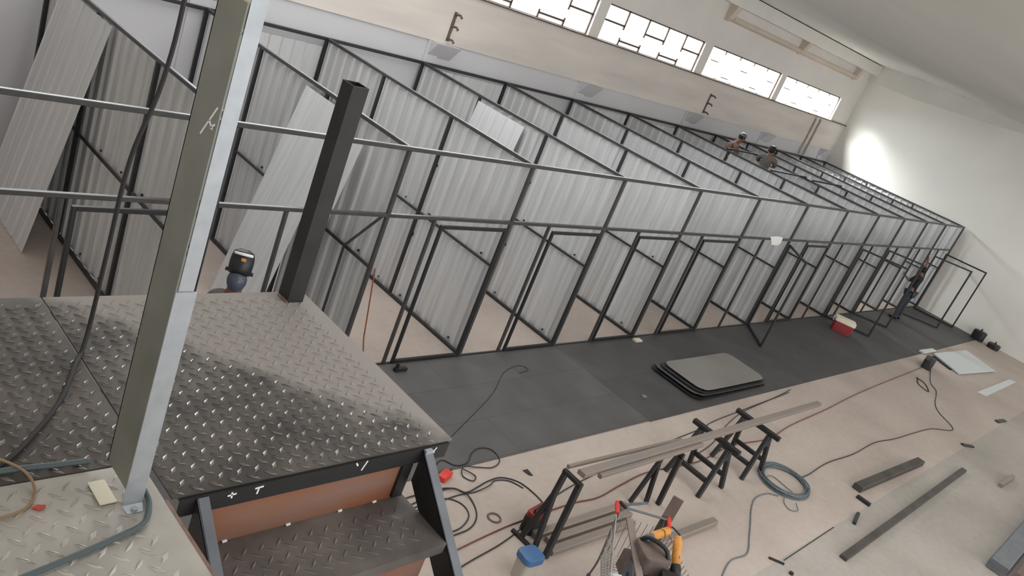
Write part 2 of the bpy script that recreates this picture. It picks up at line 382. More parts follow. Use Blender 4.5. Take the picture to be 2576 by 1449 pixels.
for i, x in enumerate(XS):
    if i == 0: continue
    t = thing('partition', ORD[i] + ', galvanised', 'partition', (x, 0, 0), group='ribbed partitions between the bays')
    r = MB(); r.bar((0, 0.027, H), (0, D - 0.027, H), 0.04, 0.05).build('top_rail', M_rail, t)
    MB().bar((0, 0.027, HM), (0, D - 0.027, HM), 0.03, 0.035).build('middle_rail', M_black, t)
    MB().bar((0, 0.027, 0.03), (0, D - 0.027, 0.03), 0.035, 0.05).build('bottom_rail', M_black, t)
    for y in YP[1:3]: MB().bar((0, y, 0.056), (0, y, H - 0.026), 0.05, 0.05).build('post', M_black, t)
    for a, c in zip(YP[:-1], YP[1:]):
        sh = MB(); corr_sheet(sh, a + 0.03, c - 0.03, 0.02, H - 0.03, 0.055); sh.build('corrugated_sheet', M_galv, t)
    if i in (1, 2, 3, 4, 5):
        for z in (HM + 0.05, 0.10):
            for k in range(8):
                y = 0.35 + k * 0.62
                if min(abs(y - q) for q in YP) < 0.06: continue
                MB().tube([(0.056, y, z), (0.035, y, z)], 0.016, 6).build('screw', M_black, t)
# front framework
t = thing('front_frame', 'long black steel frame of posts and rails across the fronts of the bays', 'frame')
for x in XS: MB().bar((x, 0, 0.0), (x, 0, H - 0.026), 0.05, 0.05).build('post', M_rail, t)
MB().bar((XS[0], 0, H), (XS[-1] + 0.025, 0, H), 0.05, 0.05).build('top_rail', M_rail, t)
for a, c in zip(XS[:-1], XS[1:]): MB().bar((a + 0.026, 0, HD), (c - 0.026, 0, HD), 0.05, 0.045).build('header_rail', M_rail, t)
JAMB = [0.77, None, 0.76, 0.83, None, 0.78, 1.03, 0.98, None, 0.75, 0.75, 0.75, 0.75]
for i, j in enumerate(JAMB):
    if i == 1: j = 0.81
    if i == 4: j = 1.0
    if i == 8: j = 0.8
    MB().bar((XS[i] + j, 0, 0.0), (XS[i] + j, 0, HD - 0.024), 0.04, 0.045).build('jamb', M_rail, t)
MB().bar((XS[1], 0, 0.012), (XS[-1], 0, 0.012), 0.03, 0.022).build('sill_rail', M_black, t)
# back framework with its few sheets
t = thing('back_frame', 'black steel rail and posts along the window wall behind the bays', 'frame')
MB().bar((XS[0], D, H), (XS[-1] + 0.025, D, H), 0.05, 0.055).build('top_rail', M_black, t)
for x in XS: MB().bar((x, D, 0.0), (x, D, H - 0.029), 0.06, 0.05).build('post', M_black, t)
def back_sheet(a, c, z1, parent):
    mb = MB(); corr_sheet(mb, 0, c - a, 0.02, z1, 0, pitch=0.22, dep=0.03)
    mb.v = [(a + y, D + 0.03 + x, z) for x, y, z in mb.v]
    return mb.build('corrugated_sheet', M_galv_end, parent)
for k, z1 in ((2, 2.86), (4, 2.93), (6, 2.93), (7, 2.9), (9, 2.9), (11, 2.9), (12, 2.92)): back_sheet(XS[k] + 0.05, XS[k + 1] - 0.04, z1, t)
# loose pieces of frame: a brace and the stiffeners between partitions
tag(MB().bar((-0.04, 0.53, 1.48), (-0.04, 0.04, 2.12), 0.025, 0.03).bar((-0.04, 0.53, 1.46), (-0.04, 0.53, 0.005), 0.025, 0.03).build('brace', M_rail),
    'thin steel brace with upright behind the foot of the black stub post', 'brace')
for k, (p, q) in enumerate((((13.53, 3.58, 3.047), (15.74, 3.72, 3.047)), ((13.53, 2.21, 3.047), (15.74, 2.23, 3.047)), ((15.70, 2.0, 3.047), (17.79, 2.02, 3.047)))):
    tag(MB().bar(p, q, 0.05, 0.04).build('cross_bar', M_leaf), ['flat cross bar lying on the partitions between the two workers', 'flat cross bar beside the grey-shirted worker', 'flat cross bar on the rails beyond the grey-shirted worker'][k], 'bar', 'cross bars over the bays')

# door leaves: welded black frames
def leaf(hx, w, ang, label, h=2.05, hy=0.0):
    """hinge at (hx, hy); the leaf runs along +x, turned by ang"""
    t = thing('door_leaf', label, 'door frame', (hx, hy, 0.02), math.radians(ang), 'welded door leaves of the bays')
    s = 0.045
    MB().bar((0, 0, 0), (0, 0, h), s, 0.04).build('stile', M_leaf, t); MB().bar((w, 0, 0), (w, 0, h), s, 0.04).build('stile', M_leaf, t)
    MB().bar((s / 2, 0, h - s / 2), (w - s / 2, 0, h - s / 2), 0.04, s).build('head_rail', M_leaf, t)
    MB().bar((s / 2, 0, s / 2), (w - s / 2, 0, s / 2), 0.04, s).build('foot_rail', M_leaf, t)
    return t
Y0 = -0.012
leaf(XS[0] + 0.88, XS[1] - XS[0] - 0.95, 0, 'closed empty door leaf left of the zinc pole', hy=Y0)
leaf(XS[2] + 0.90, XS[3] - XS[2] - 0.97, 0, 'closed empty door leaf nearest right of the landing', hy=Y0)
leaf(XS[3] + 0.95, XS[4] - XS[3] - 1.02, 0, 'second closed door leaf right of the landing', hy=Y0)
leaf(XS[4] + 1.06, XS[5] - XS[4] - 1.13, 0, 'third closed door leaf right of the landing', hy=Y0)
leaf(XS[5] + 0.88, XS[6] - XS[5] - 0.95, 0, 'fourth closed door leaf, left of the paper sheet', hy=Y0)
leaf(XS[7] + 1.06, XS[8] - XS[7] - 1.13, 0, 'closed door leaf right of the open leaf that points at the sheet stack', hy=Y0)
leaf(XS[7], 1.14, -136, 'open door leaf pointing at the stack of sheets on the floor', hy=-0.06)
leaf(XS[9], 1.20, -62, 'open door leaf with the red cooler at its foot', hy=-0.06)
leaf(XS[10], 1.0, -55, 'open door leaf just left of the worker in dark clothes', hy=-0.06)
leaf(21.35, 1.18, -56, 'open door leaf right behind the worker in dark clothes', hy=-0.30)
leaf(XS[-1] - 0.68, 1.28, -78, 'open door leaf next to the end wall, last of the row', hy=-0.12)

# leaning and loose sheets
def leaning(label, base, top, w_dir, w, ribs=True, m=None, group='galvanised sheets leaning in the bays', n=4):
    base = Vector(base); top = Vector(top); wd = Vector(w_dir).normalized(); up = (top - base); nrm = wd.cross(up).normalized()
    pr = []; k = max(1, round(w / 0.25)); p = w / k
    for i in range(k):
        a = i * p
        pr += [(a, 0), (a + p * 0.62, 0), (a + p * 0.70, 0.022), (a + p * 0.92, 0.022)] if ribs else [(a, 0)]
    pr.append((w, 0)); mm = len(pr); tk = 0.002
    vs = []
    for lay in (0, tk):
        for f in (0, 1): vs += [base + up * f + wd * a + nrm * (d + lay) for a, d in pr]
    fs = [(i, i + 1, mm + i + 1, mm + i) for i in range(mm - 1)] + [(2*mm + i, 3*mm + i, 3*mm + i + 1, 2*mm + i + 1) for i in range(mm - 1)]
    fs += [(i, 2*mm + i, 2*mm + i + 1, i + 1) for i in range(mm - 1)] + [(mm + i, mm + i + 1, 3*mm + i + 1, 3*mm + i) for i in range(mm - 1)]
    fs += [(0, mm, 3*mm, 2*mm), (mm - 1, 3*mm - 1, 4*mm - 1, 2*mm - 1)]
    o = MB().add(vs, fs).build('leaning_sheet', m or M_galv_end)
    return tag(o, label, 'metal sheet', group)
leaning('ribbed sheet leaning at the far left, pale cut edge towards the zinc pole', (-2.72, 3.02, 0.005), (-2.19, 3.02, 2.96), (0, 1, 0), 1.68)
leaning('bright smooth sheet leaning behind the welding helmet', (-0.75, 0.95, 0.005), (-0.05, 1.15, 2.93), (0, 1, 0), 1.05, ribs=False)
leaning('narrow sheet leaning just left of the black stub post', (-0.60, 0.62, 0.005), (-0.06, 0.74, 2.72), (0, 1, 0), 0.22, ribs=False)
leaning('short ribbed sheet with a torn top edge leaning below the corner bracket', (3.95, 2.25, 0.005), (4.26, 2.25, 2.92), (0, 1, 0), 1.22)

# ------------------------------------------------------------------ stair, landing and deck in the foreground
ZP = 3.5
def lugs(mb, x0, x1, y0, y1, z, pitch=0.064, l=0.027, w=0.0072, h=0.0045, skip=None, fmat=None):
    ny = int((y1 - y0) / pitch); nx = int((x1 - x0) / pitch)
    for i in range(nx):
        for j in range(ny):
            for k in (0, 1):
                cx = x0 + (i + 0.25 + 0.5 * k) * pitch; cy = y0 + (j + 0.25 + 0.5 * k) * pitch
                if skip and skip(cx, cy): continue
                a = math.radians(45 if k else -45); c, s = math.cos(a), math.sin(a)
                P = lambda u, v, q: (cx + c * u - s * v, cy + s * u + c * v, z + q)
                if fmat and fmat(cx, cy): mb.hi += list(range(len(mb.f), len(mb.f) + 4))
                mb.add([P(-l, 0, 0), P(0, -w, 0), P(l, 0, 0), P(0, w, 0), P(-l * 0.6, 0, h), P(l * 0.6, 0, h)],
                       [(0, 1, 5, 4), (1, 2, 5), (2, 3, 4, 5), (3, 0, 4)])
    return mb
st = thing('steel_stair', 'steel stair with chequer-plate landing and deck in the foreground', 'stair', (0, 0, 0))
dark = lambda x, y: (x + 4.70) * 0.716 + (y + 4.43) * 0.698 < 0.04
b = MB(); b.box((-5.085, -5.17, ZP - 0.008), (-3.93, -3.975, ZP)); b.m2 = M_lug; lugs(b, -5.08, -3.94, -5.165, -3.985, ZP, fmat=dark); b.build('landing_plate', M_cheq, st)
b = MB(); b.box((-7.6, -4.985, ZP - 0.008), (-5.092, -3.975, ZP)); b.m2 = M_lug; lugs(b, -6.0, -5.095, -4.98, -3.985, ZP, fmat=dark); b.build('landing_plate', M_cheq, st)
b = MB(); b.box((-7.6, -8.6, ZP - 0.008), (-5.11, -4.992, ZP)); lugs(b, -5.95, -5.13, -6.0, -5.0, ZP, pitch=0.070, l=0.028, w=0.0075, h=0.0045); b.build('deck_plate', M_cheqlight, st)['label'] = 'bright worn chequer plate'
MB().box((-5.11, -8.6, ZP - 0.05), (-5.100, -5.175, ZP + 0.001)).build('deck_edge', M_rustedge, st)
b = MB(); b.box((-5.06, -5.182, ZP - 0.075), (-3.95, -5.172, ZP - 0.008)); b.box((-5.06, -5.172, ZP - 0.02), (-3.95, -5.10, ZP - 0.009)); fr = b.build('landing_edge', M_leaf, st)
for p, q in (((-4.905, 3.470), (-4.875, 3.473)), ((-4.892, 3.482), (-4.889, 3.458)), ((-4.810, 3.476), (-4.780, 3.479)), ((-4.796, 3.476), (-4.798, 3.452)),
             ((-4.36, 3.492), (-4.375, 3.452)), ((-4.41, 3.492), (-4.40, 3.478)), ((-4.016, 3.484), (-4.03, 3.462)), ((-4.05, 3.462), (-4.02, 3.462))):
    MB().bar((p[0], -5.183, p[1]), (q[0], -5.183, q[1]), 0.002, 0.006, up=(1, 0, 0) if abs(q[0] - p[0]) < abs(q[1] - p[1]) else (0, 0, 1)).build('chalk_mark', M_white, fr)
MB().box((-4.085, -5.20, 3.455), (-4.05, -5.184, 3.490)).build('weld_patch', M_galvpole, fr)
MB().box((-3.945, -5.12, ZP - 0.07), (-3.935, -3.99, ZP - 0.009)).build('landing_edge', M_leaf, st)
for x, y in ((-4.0, -4.2), (-4.0, -5.0), (-5.3, -4.2), (-7.4, -8.4), (-5.3, -8.4), (-7.4, -4.2)):
    MB().bar((x, y, 0), (x, y, ZP - 0.009), 0.08, 0.08).build('column', M_post, st)
# flights: treads, risers, stringers
RISE, RUN = 0.235, 0.275
for k in range(1, 14):
    z = ZP - RISE * k - 0.005; y1 = -5.168 - RUN * (k - 1); y0 = y1 - RUN - 0.02
    if z < 0.1: break
    b = MB(); b.box((-4.965, y0, z - 0.006), (-4.095, y1, z)); b.box((-4.965, y0, z - 0.045), (-4.095, y0 + 0.006, z - 0.006))
    if k < 4: lugs(b, -4.93, -4.12, y0 + 0.05, y1 - 0.05, z, pitch=0.064, h=0.0035)
    b.build('tread', M_tread, st)
    b = MB(); b.box((-4.96, y1 - 0.004, z + 0.001), (-4.16, y1, z + RISE - (0.070 if k == 1 else 0.05))); b.build('riser', M_rust, st)['label'] = 'rusty orange riser'
for x in (-4.86, -4.62, -4.40, -4.24): MB().tube([(x - 0.008, -5.176, 3.263), (x + 0.008, -5.176, 3.265)], 0.005, 6).build('weld_bead', M_white, st)
MB().box((-4.165, -5.185, 3.27), (-4.115, -5.169, 3.425)).build('hanger', M_leaf, st)
def stringer(x0, x1, m):
    L0 = (-5.184, ZP - 0.012); n = 12.6; L1 = (-5.184 - RUN * n, ZP - 0.012 - RISE * n)
    b = MB(); b.prism([(L0[0], L0[1]), (L1[0], L1[1]), (L1[0], L1[1] - 0.15), (L0[0], L0[1] - 0.15)], 'x', x0, x0 + 0.006)
    w = b.build('stringer', M_leaf, st)
    d = MB(); d.prism([(L0[0], L0[1]), (L1[0], L1[1]), (L1[0], L1[1] - 0.006), (L0[0], L0[1] - 0.006)], 'x', x0, x1); d.build('stringer_flange', m, w)
stringer(-4.090, -4.045, M_grey)
stringer(-5.012, -4.972, M_grey)

# black stub post on the landing
p = thing('stub_post', 'black square steel stub post standing on the back of the landing', 'post', (-4.03, -4.035, ZP))
b = MB(); s = 0.042; q = 0.036; hh = 1.06
b.add([(-s, -s, 0), (s, -s, 0), (s, s, 0), (-s, s, 0), (-s, -s, hh), (s, -s, hh), (s, s, hh), (-s, s, hh), (-q, -q, hh), (q, -q, hh), (q, q, hh), (-q, q, hh), (-q, -q, hh - 0.2), (q, -q, hh - 0.2), (q, q, hh - 0.2), (-q, q, hh - 0.2)],
      [(0, 1, 5, 4), (1, 2, 6, 5), (2, 3, 7, 6), (3, 0, 4, 7), (4, 5, 9, 8), (5, 6, 10, 9), (6, 7, 11, 10), (7, 4, 8, 11), (8, 9, 13, 12), (9, 10, 14, 13), (10, 11, 15, 14), (11, 8, 12, 15), (12, 13, 14, 15), (3, 2, 1, 0)])
b.build('tube', M_post, p)
MB().tube([(-0.048, -0.046, 0.004), (-0.046, -0.02, 0.006), (-0.048, 0.03, 0.004)], 0.007, 6).build('weld', M_rustedge, p)

# galvanised pole of nested channels
p = thing('channel_pole', 'tall galvanised channel pole bolted to the deck, at left of the frame', 'pole', (0, 0, ZP))
def channel(mb, x0, x1, y0, y1, z0, z1, t=0.004):
    """channel: back on -y, flanges reaching to +y"""
    return mb.prism([(x0, y0), (x1, y0), (x1, y1), (x1 - t, y1), (x1 - t, y0 + t), (x0 + t, y0 + t), (x0 + t, y1), (x0, y1)], 'z', z0, z1)
PX = -5.207
b = MB(); b.box((PX - 0.029, -5.174, 0.012), (PX + 0.029, -5.170, 0.712)); b.build('front_flange', M_galvpole, p)
b = MB(); b.box((PX - 0.029, -5.170, 0.07), (PX - 0.025, -5.035, 1.46)); b.box((PX - 0.029, -5.039, 0.07), (PX - 0.012, -5.035, 1.46)); w = b.build('web', M_zincdark, p)
MB().box((PX - 0.021, -5.1695, 0.60), (PX + 0.021, -5.1655, 2.6)).build('upper_flange', M_galvpole, p)
MB().box((PX - 0.021, -5.165, 1.40), (PX - 0.017, -5.055, 2.6)).build('upper_web', M_cream, p)
b = MB(); b.add([(PX - 0.029, -5.174, 0.012), (PX + 0.029, -5.174, 0.012), (PX + 0.022, -5.20, 0.003), (PX - 0.022, -5.20, 0.003),
                 (PX - 0.029, -5.170, 0.012), (PX + 0.029, -5.170, 0.012), (PX + 0.022, -5.20, 0.0), (PX - 0.022, -5.20, 0.0)],
                [(0, 1, 2, 3), (4, 7, 6, 5), (3, 2, 6, 7), (0, 3, 7, 4), (1, 5, 6, 2)]); b.build('foot_tab', M_galvpole, p)
MB().tube([(PX, -5.192, 0.003), (PX, -5.193, 0.014)], 0.009, 8).build('bolt', M_galvpole, p)
MB().box((-5.285, -5.145, 0.0035), (PX - 0.031, -5.045, 0.0075)).build('base_plate', M_cream, p)
for a, c in (((-5.155, 1.205), (-5.105, 1.12)), ((-5.13, 1.165), (-5.155, 1.15)), ((-5.145, 1.15), (-5.16, 1.165))):
    MB().bar((PX - 0.030, a[0], a[1]), (PX - 0.030, c[0], c[1]), 0.002, 0.005, up=(0, 1, 0)).build('chalk_mark', M_white, w)

# cables and hoses on the landing
def cable(label, pts, r, m, name='cable', cat='cable', group=None, k=6):
    b = MB(); b.tube(smooth_path(pts, k), r, 8); return tag(b.build(name, m), label, cat, group)
cable('dark cable hanging from above beside the zinc pole and trailing over the plate', [(-4.93, -4.2, 6.2), (-4.95, -4.28, 4.9), (-4.97, -4.30, 4.51), (-5.02, -4.30, 4.22), (-5.03, -4.30, 3.86), (-5.04, -4.31, 3.60), (-5.07, -4.36, 3.512), (-5.13, -4.46, 3.510), (-5.23, -4.64, 3.510), (-5.34, -4.78, 3.510), (-5.48, -4.92, 3.510), (-5.7, -5.05, 3.510)], 0.008, M_cable)
cable('blue-grey hose lying along the plate joint left of the zinc pole', [(-5.9, -4.93, 3.514), (-5.48, -4.945, 3.514), (-5.35, -4.955, 3.514), (-5.25, -4.962, 3.514)], 0.009, M_hose, 'hose', 'hose')
cable('blue-grey hose curling past the bolted foot of the zinc pole', [(-5.155, -5.13, 3.514), (-5.165, -5.19, 3.514), (-5.21, -5.26, 3.514), (-5.30, -5.29, 3.514), (-5.42, -5.32, 3.514), (-5.6, -5.36, 3.514)], 0.0085, M_hose, 'hose', 'hose')
cable('tan cable making a loop at the left edge of the bright plate', [(-5.6, -4.86, 3.521), (-5.50, -4.90, 3.533), (-5.43, -4.97, 3.521), (-5.425, -5.05, 3.507), (-5.48, -5.11, 3.507), (-5.6, -5.12, 3.507)], 0.004, M_yel)
b = MB(); vs = [(-5.43 + 0.022 * math.cos(a) * (0.7 + 0.3 * math.sin(3 * a)), -5.105 + 0.010 * math.sin(a), 0) for a in [2 * math.pi * k / 14 for k in range(14)]]
b.prism([(x, y) for x, y, _ in vs], 'z', ZP + 0.0032, ZP + 0.0042); tag(b.build('paint_splash', M_red), 'small red paint splash on the bright plate', 'paint splash')

# rusty rod standing against the first front post
tag(MB().tube([(0.36, -0.10, 0.005), (0.20, -0.09, 0.5), (0.03, -0.06, 1.48)], 0.009, 6).build('steel_rod', M_orod), 'rusty orange rod leaning on the post beyond the landing corner', 'rod')
# clamp at the foot of the nearest leaf
t = thing('clamp', 'dark clamp lying at the foot of the nearest closed door leaf', 'clamp', (0.90, -0.20, 0.013))
MB().box((-0.10, -0.03, 0), (0.10, 0.03, 0.05)).build('jaw', M_leaf, t); MB().box((-0.08, -0.02, 0.0505), (-0.05, 0.02, 0.12)).build('arm', M_leaf, t)

# paper sheet on the header rail
b = MB(); pts = [(10.12, 2.22), (10.45, 2.24), (10.74, 2.22), (10.76, 2.07), (10.62, 2.03), (10.36, 2.04), (10.30, 2.10)]
b.prism(pts, 'y', -0.030, -0.027); tag(b.build('paper_sheet', M_white), 'white sheet of paper fixed to the header rail over a doorway', 'paper')

# wall fixtures: iron racks with three hooks, conduits
for k, x in enumerate((4.75, 14.55)):
    t = thing('hook_rack', ['rusty three-hook iron rack high on the wall, left one', 'rusty three-hook iron rack on the wall above the bareheaded workers'][k] if k == 0 else 'rusty three-hook iron rack on the wall left of the workers, right one', 'rack', (x, YW - 0.036, 3.5), group='iron hook racks on the window wall')
    MB().box((-0.035, -0.015, 0), (0.035, 0, 0.56)).build('bar', M_iron, t)
    for z in (0.04, 0.29, 0.52): MB().tube([(0, -0.015, z), (0.02, -0.13, z + 0.01), (0.03, -0.17, z - 0.03)], [0.025, 0.02, 0.028], 8).build('hook', M_iron, t)
for k, x in enumerate((21.50, 21.88)):
    tag(MB().tube([(x, YW - 0.068, 3.06), (x, YW - 0.068, 4.30), (x, YW - 0.04, 4.36)], 0.032, 10).build('conduit', M_pipe), ['pale conduit on the wall below the last window, left of the pair', 'pale conduit on the wall below the last window, right of the pair'][k], 'pipe', 'conduits by the last window')

# ------------------------------------------------------------------ floor clutter
t = thing('sheet_stack', 'low stack of steel sheets with a rounded corner lying on the dark plating', 'sheet stack', (0, 0, 0))
def curled(x0, x1, y0, y1, z, lift, m, name, r=0.18):
    n, k = 22, 14; vs = []
    for lay in (0, 0.006):
        for i in range(n + 1):
            for j in range(k + 1):
                u, v = i / n, j / k; xx = x0 + (x1 - x0) * u; yy = y0 + (y1 - y0) * v
                cx, cy = min(max(xx, x0 + r), x1 - r), min(max(yy, y0 + r), y1 - r)
                d = Vector((xx - cx, yy - cy))
                if d.length > r: d = d.normalized() * r; xx, yy = cx + d.x, cy + d.y
                up = lift * (max(0, 1 - u * 2.2) ** 2) * 0.5 + lift * max(0, 1 - v * 3.0) ** 2 * (1 - u) * 0.4
                vs.append((xx, yy, z + up + lay))
    m1 = k + 1; o = (n + 1) * m1; fs = []
    for i in range(n):
        for j in range(k):
            a = i * m1 + j; fs += [(a, a + m1, a + m1 + 1, a + 1), (o + a, o + a + 1, o + a + m1 + 1, o + a + m1)]
    for i in range(n): fs += [(i * m1, o + i * m1, o + (i + 1) * m1, (i + 1) * m1), (i * m1 + k, (i + 1) * m1 + k, o + (i + 1) * m1 + k, o + i * m1 + k)]
    for j in range(k): fs += [(j, j + 1, o + j + 1, o + j), (n * m1 + j, o + n * m1 + j, o + n * m1 + j + 1, n * m1 + j + 1)]
    bb = MB().add(vs, fs); bb.sm = True; return bb.build(name, m, t)
curled(5.95, 8.65, -1.98, -0.90, 0.014, 0.05, M_dark, 'sheet')
curled(6.02, 8.62, -1.95, -0.92, 0.045, 0.06, M_mat1, 'sheet')
curled(6.10, 8.62, -1.93, -0.95, 0.080, 0.05, M_dark, 'sheet')
curled(6.22, 8.6, -1.90, -0.98, 0.115, 0.03, M_sheet2, 'sheet')['label'] = 'pale top sheet'

def trestle(name, label, xa, y0, y1, h, spread, m, group):
    t = thing(name, label, 'trestle', (xa, (y0 + y1) / 2, 0), group=group); w = (y1 - y0) / 2
    MB().bar((0, -w - 0.10, h - 0.035), (0, w + 0.10, h - 0.035), 0.07, 0.07).build('top_bar', m, t)
    for sy in (-1, 1):
        for sx in (-1, 1):
            MB().bar((sx * 0.022, sy * (w - 0.05), h - 0.075), (sx * spread, sy * w, 0.002), 0.066, 0.06, up=(0, 1, 0)).build('leg', m, t)
        b = MB(); b.prism([(-0.035, h - 0.071), (0.035, h - 0.071), (0.075, h - 0.24), (-0.075, h - 0.24)], 'y', sy * (w - 0.03) - 0.02, sy * (w - 0.03) + 0.02); b.build('gusset', m, t)
    for sx in (-1, 1):
        f = 0.72; MB().bar((sx * spread * f, -w + 0.05, h * 0.29), (sx * spread * f, w - 0.05, h * 0.29), 0.055, 0.06).build('stretcher', m, t)
    return t
trestle('trestle', 'black steel trestle left of the far one, midway under the long beam', 3.78, -3.62, -3.06, 0.75, 0.32, M_leaf, 'black trestles under the beam')
trestle('trestle', 'black steel trestle farthest along the long beam, by the hose coil', 5.00, -3.62, -3.08, 0.75, 0.30, M_leaf, 'black trestles under the beam')
def stand(label, apex, feet, foot3, bar):
    t = thing('support_stand', label, 'stand', (0, 0, 0), group='narrow stands under the beam')
    a0, a1 = Vector(apex[0]), Vector(apex[1])
    MB().bar(a0 + (a0 - a1).normalized() * 0.03, a1 + (a1 - a0).normalized() * 0.03, 0.05, 0.05).build('top_bar', M_leaf, t)
    mid = a0 + (Vector(feet[0]) + Vector(feet[1]) - 2 * a0) * 0.5 * 0.30
    MB().bar(a0 - Vector((0, 0, 0.027)), mid, 0.07, 0.05, up=(0, 1, 0)).build('neck', M_leaf, t)
    for f in feet: MB().bar(mid, f, 0.058, 0.05, up=(0, 1, 0)).build('leg', M_leaf, t)
    MB().bar(a1 - Vector((0, 0, 0.027)), foot3, 0.068, 0.06, up=(0, 1, 0)).build('leg', M_leaf, t)
    if bar: MB().bar(bar[0], bar[1], 0.04, 0.04).build('foot_bar', M_leaf, t)
stand('narrow black stand at the near end of the beam, by the blue-lidded box', ((0.47, -3.32, 0.87), (0.46, -3.53, 0.87)), ((0.27, -3.28, 0.003), (0.31, -3.46, 0.003)), (0.335, -3.60, 0.003), ((0.25, -3.16, 0.02), (0.26, -3.42, 0.02)))
stand('narrow black stand under the beam, just behind the shopping cart', ((2.53, -3.31, 0.815), (2.52, -3.53, 0.815)), ((2.26, -3.33, 0.003), (2.51, -3.41, 0.003)), (2.66, -3.50, 0.003), None)
b = MB(); P0, P1 = Vector((0.50, -3.47, 0.955)), Vector((7.1, -3.37, 0.79)); b.bar(P0, P1, 0.10, 0.055)
b.bar(P0 + Vector((0.25, -0.075, -0.03)), P0 + (P1 - P0) * 0.38 + Vector((0, -0.075, -0.03)), 0.05, 0.05)
tag(b.build('long_beam', M_beigeplank), 'long pale steel beam with rust tints lying across the trestles', 'beam')
tag(MB().bar((0.50, -3.30, 0.915), (2.75, -3.335, 0.86), 0.04, 0.04).build('steel_tube', M_beigeplank), 'thin steel tube resting beside the long beam on the narrow stands', 'tube')
for k, (y, x0, x1) in enumerate(((-3.30, 0.42, 2.1), (-3.43, 0.52, 2.0), (-3.56, 0.42, 1.9))):
    tag(MB().bar((x0, y - 0.02, 0.032), (x1, y - 0.07, 0.032), 0.09, 0.06).build('steel_profile', M_beigeplank), ['steel profile on the floor under the beam, farthest of three', 'steel profile on the floor under the beam, middle of three', 'steel profile on the floor under the beam, nearest of three'][k], 'steel profile', 'profiles on the floor under the beam')
tag(MB().bar((1.55, -4.0, 0.045), (3.16, -4.06, 0.045), 0.10, 0.085).build('steel_profile', M_beigeplank), 'short steel profile on the floor sticking out right of the shopping cart', 'steel profile')
# box with blue lid
t = thing('lidded_box', 'milky plastic box with a blue lid at the foot of the near stand', 'box', (-0.14, -3.70, 0), math.radians(-6))
b = MB(); rounded_box(b, 0, 0, 0, 0.24, 0.22, 0.19, 0.05, taper=0.12); b.build('body', M_lightplast, t)
b = MB(); rounded_box(b, 0, 0, 0.241, 0.31, 0.25, 0.22, 0.06); b.build('lid', M_blue, t)
# welding set behind the near stand
t = thing('welding_machine', 'small dark red-topped welding machine behind the near stand', 'machine', (0.53, -3.20, 0), math.radians(8))
b = MB(); rounded_box(b, 0, 0, 0.0, 0.20, 0.32, 0.15, 0.03); b.build('case', M_leaf, t)
b = MB(); rounded_box(b, 0, 0, 0.201, 0.25, 0.30, 0.14, 0.03); b.build('cover', M_dred, t)
MB().tube(smooth_path([(-0.11, 0, 0.25), (-0.09, 0, 0.30), (0.09, 0, 0.30), (0.11, 0, 0.25)]), 0.012, 8).build('handle', M_leaf, t)
# hose coil
b = MB(); random.seed(3)
for k in range(13):
    rr = 0.36 + random.uniform(-0.035, 0.035); cx, cy = 5.50 + random.uniform(-0.02, 0.02), -3.93 + random.uniform(-0.02, 0.02); z = 0.012 + 0.009 * (k % 6)
    b.tube([(cx + rr * 1.18 * math.cos(a), cy + rr * 0.98 * math.sin(a), z + 0.006 * math.sin(3 * a + k)) for a in [2 * math.pi * q / 40 for q in range(40)]], 0.0085, 6, closed=True)
b.tube(smooth_path([(5.2, -3.75, 0.03), (5.42, -3.78, 0.012), (5.40, -4.02, 0.012), (5.32, -4.16, 0.04)]), 0.006, 6)
b.tube(smooth_path([(5.08, -4.15, 0.03), (4.93, -4.23, 0.012), (4.86, -4.36, 0.012), (5.0, -4.42, 0.012), (5.12, -4.32, 0.03)]), 0.006, 6)
tag(b.build('hose_coil', M_coil), 'blue-grey coil of hose on the floor by the far trestle', 'hose coil')

# steel profiles, offcuts and pieces scattered over the near floor
def on_floor(name, label, p, q, w, h, m, cat, group=None, z=0.002, hollow=False):
    b = MB(); b.bar((p[0], p[1], z + h / 2), (q[0], q[1], z + h / 2), w, h)
    return tag(b.build(name, m), label, cat, group)
on_floor('steel_profile', 'dark square steel profile on the floor right of the hose coil', (6.92, -4.56), (9.75, -4.69), 0.15, 0.10, M_grime, 'steel profile')
on_floor('steel_profile', 'long steel profile lying slanted on the greyer slab at lower right', (4.66, -5.28), (10.85, -5.22), 0.10, 0.05, M_grime, 'steel profile')
on_floor('offcut', 'dark steel offcut at the near end of the square profile', (6.70, -4.66), (6.70, -4.88), 0.07, 0.05, M_leaf, 'offcut', 'offcuts on the floor')
on_floor('offcut', 'small steel offcut on the joint, left of the dark offcut by the profile', (6.18, -4.89), (5.80, -4.98), 0.05, 0.04, M_black, 'offcut', 'offcuts on the floor')
on_floor('offcut', 'short grey tube offcut near the right edge of the frame', (11.25, -5.81), (12.2, -5.84), 0.08, 0.07, M_beigeplank, 'offcut', 'offcuts on the floor')
on_floor('offcut', 'slim dark offcut near the lower middle of the floor', (3.40, -4.78), (3.52, -4.94), 0.03, 0.02, M_leaf, 'offcut', 'offcuts on the floor')
on_floor('offcut', 'pair of dark flat scraps by the far right edge of the floor joint', (15.5, -4.75), (16.0, -4.82), 0.10, 0.03, M_black, 'offcut', 'offcuts on the floor')
on_floor('offcut', 'small dark angle scrap on the joint, halfway to the far wall', (12.3, -4.80), (12.6, -4.94), 0.08, 0.03, M_black, 'offcut', 'offcuts on the floor')
on_floor('steel_strip', 'thin dark strip lying along the floor joint at the bottom', (3.6, -4.90), (5.3, -4.87), 0.012, 0.006, M_black, 'strip')
t = thing('sheet_pile', 'dark steel beam pile cut off by the lower right corner', 'pile', (0, 0, 0))
MB().bar((7.45, -6.62, 0.09), (12.5, -6.60, 0.09), 0.28, 0.16).build('beam', M_grey, t)
MB().bar((7.55, -7.0, 0.09), (12.4, -6.98, 0.09), 0.36, 0.16).build('beam', M_brown, t)
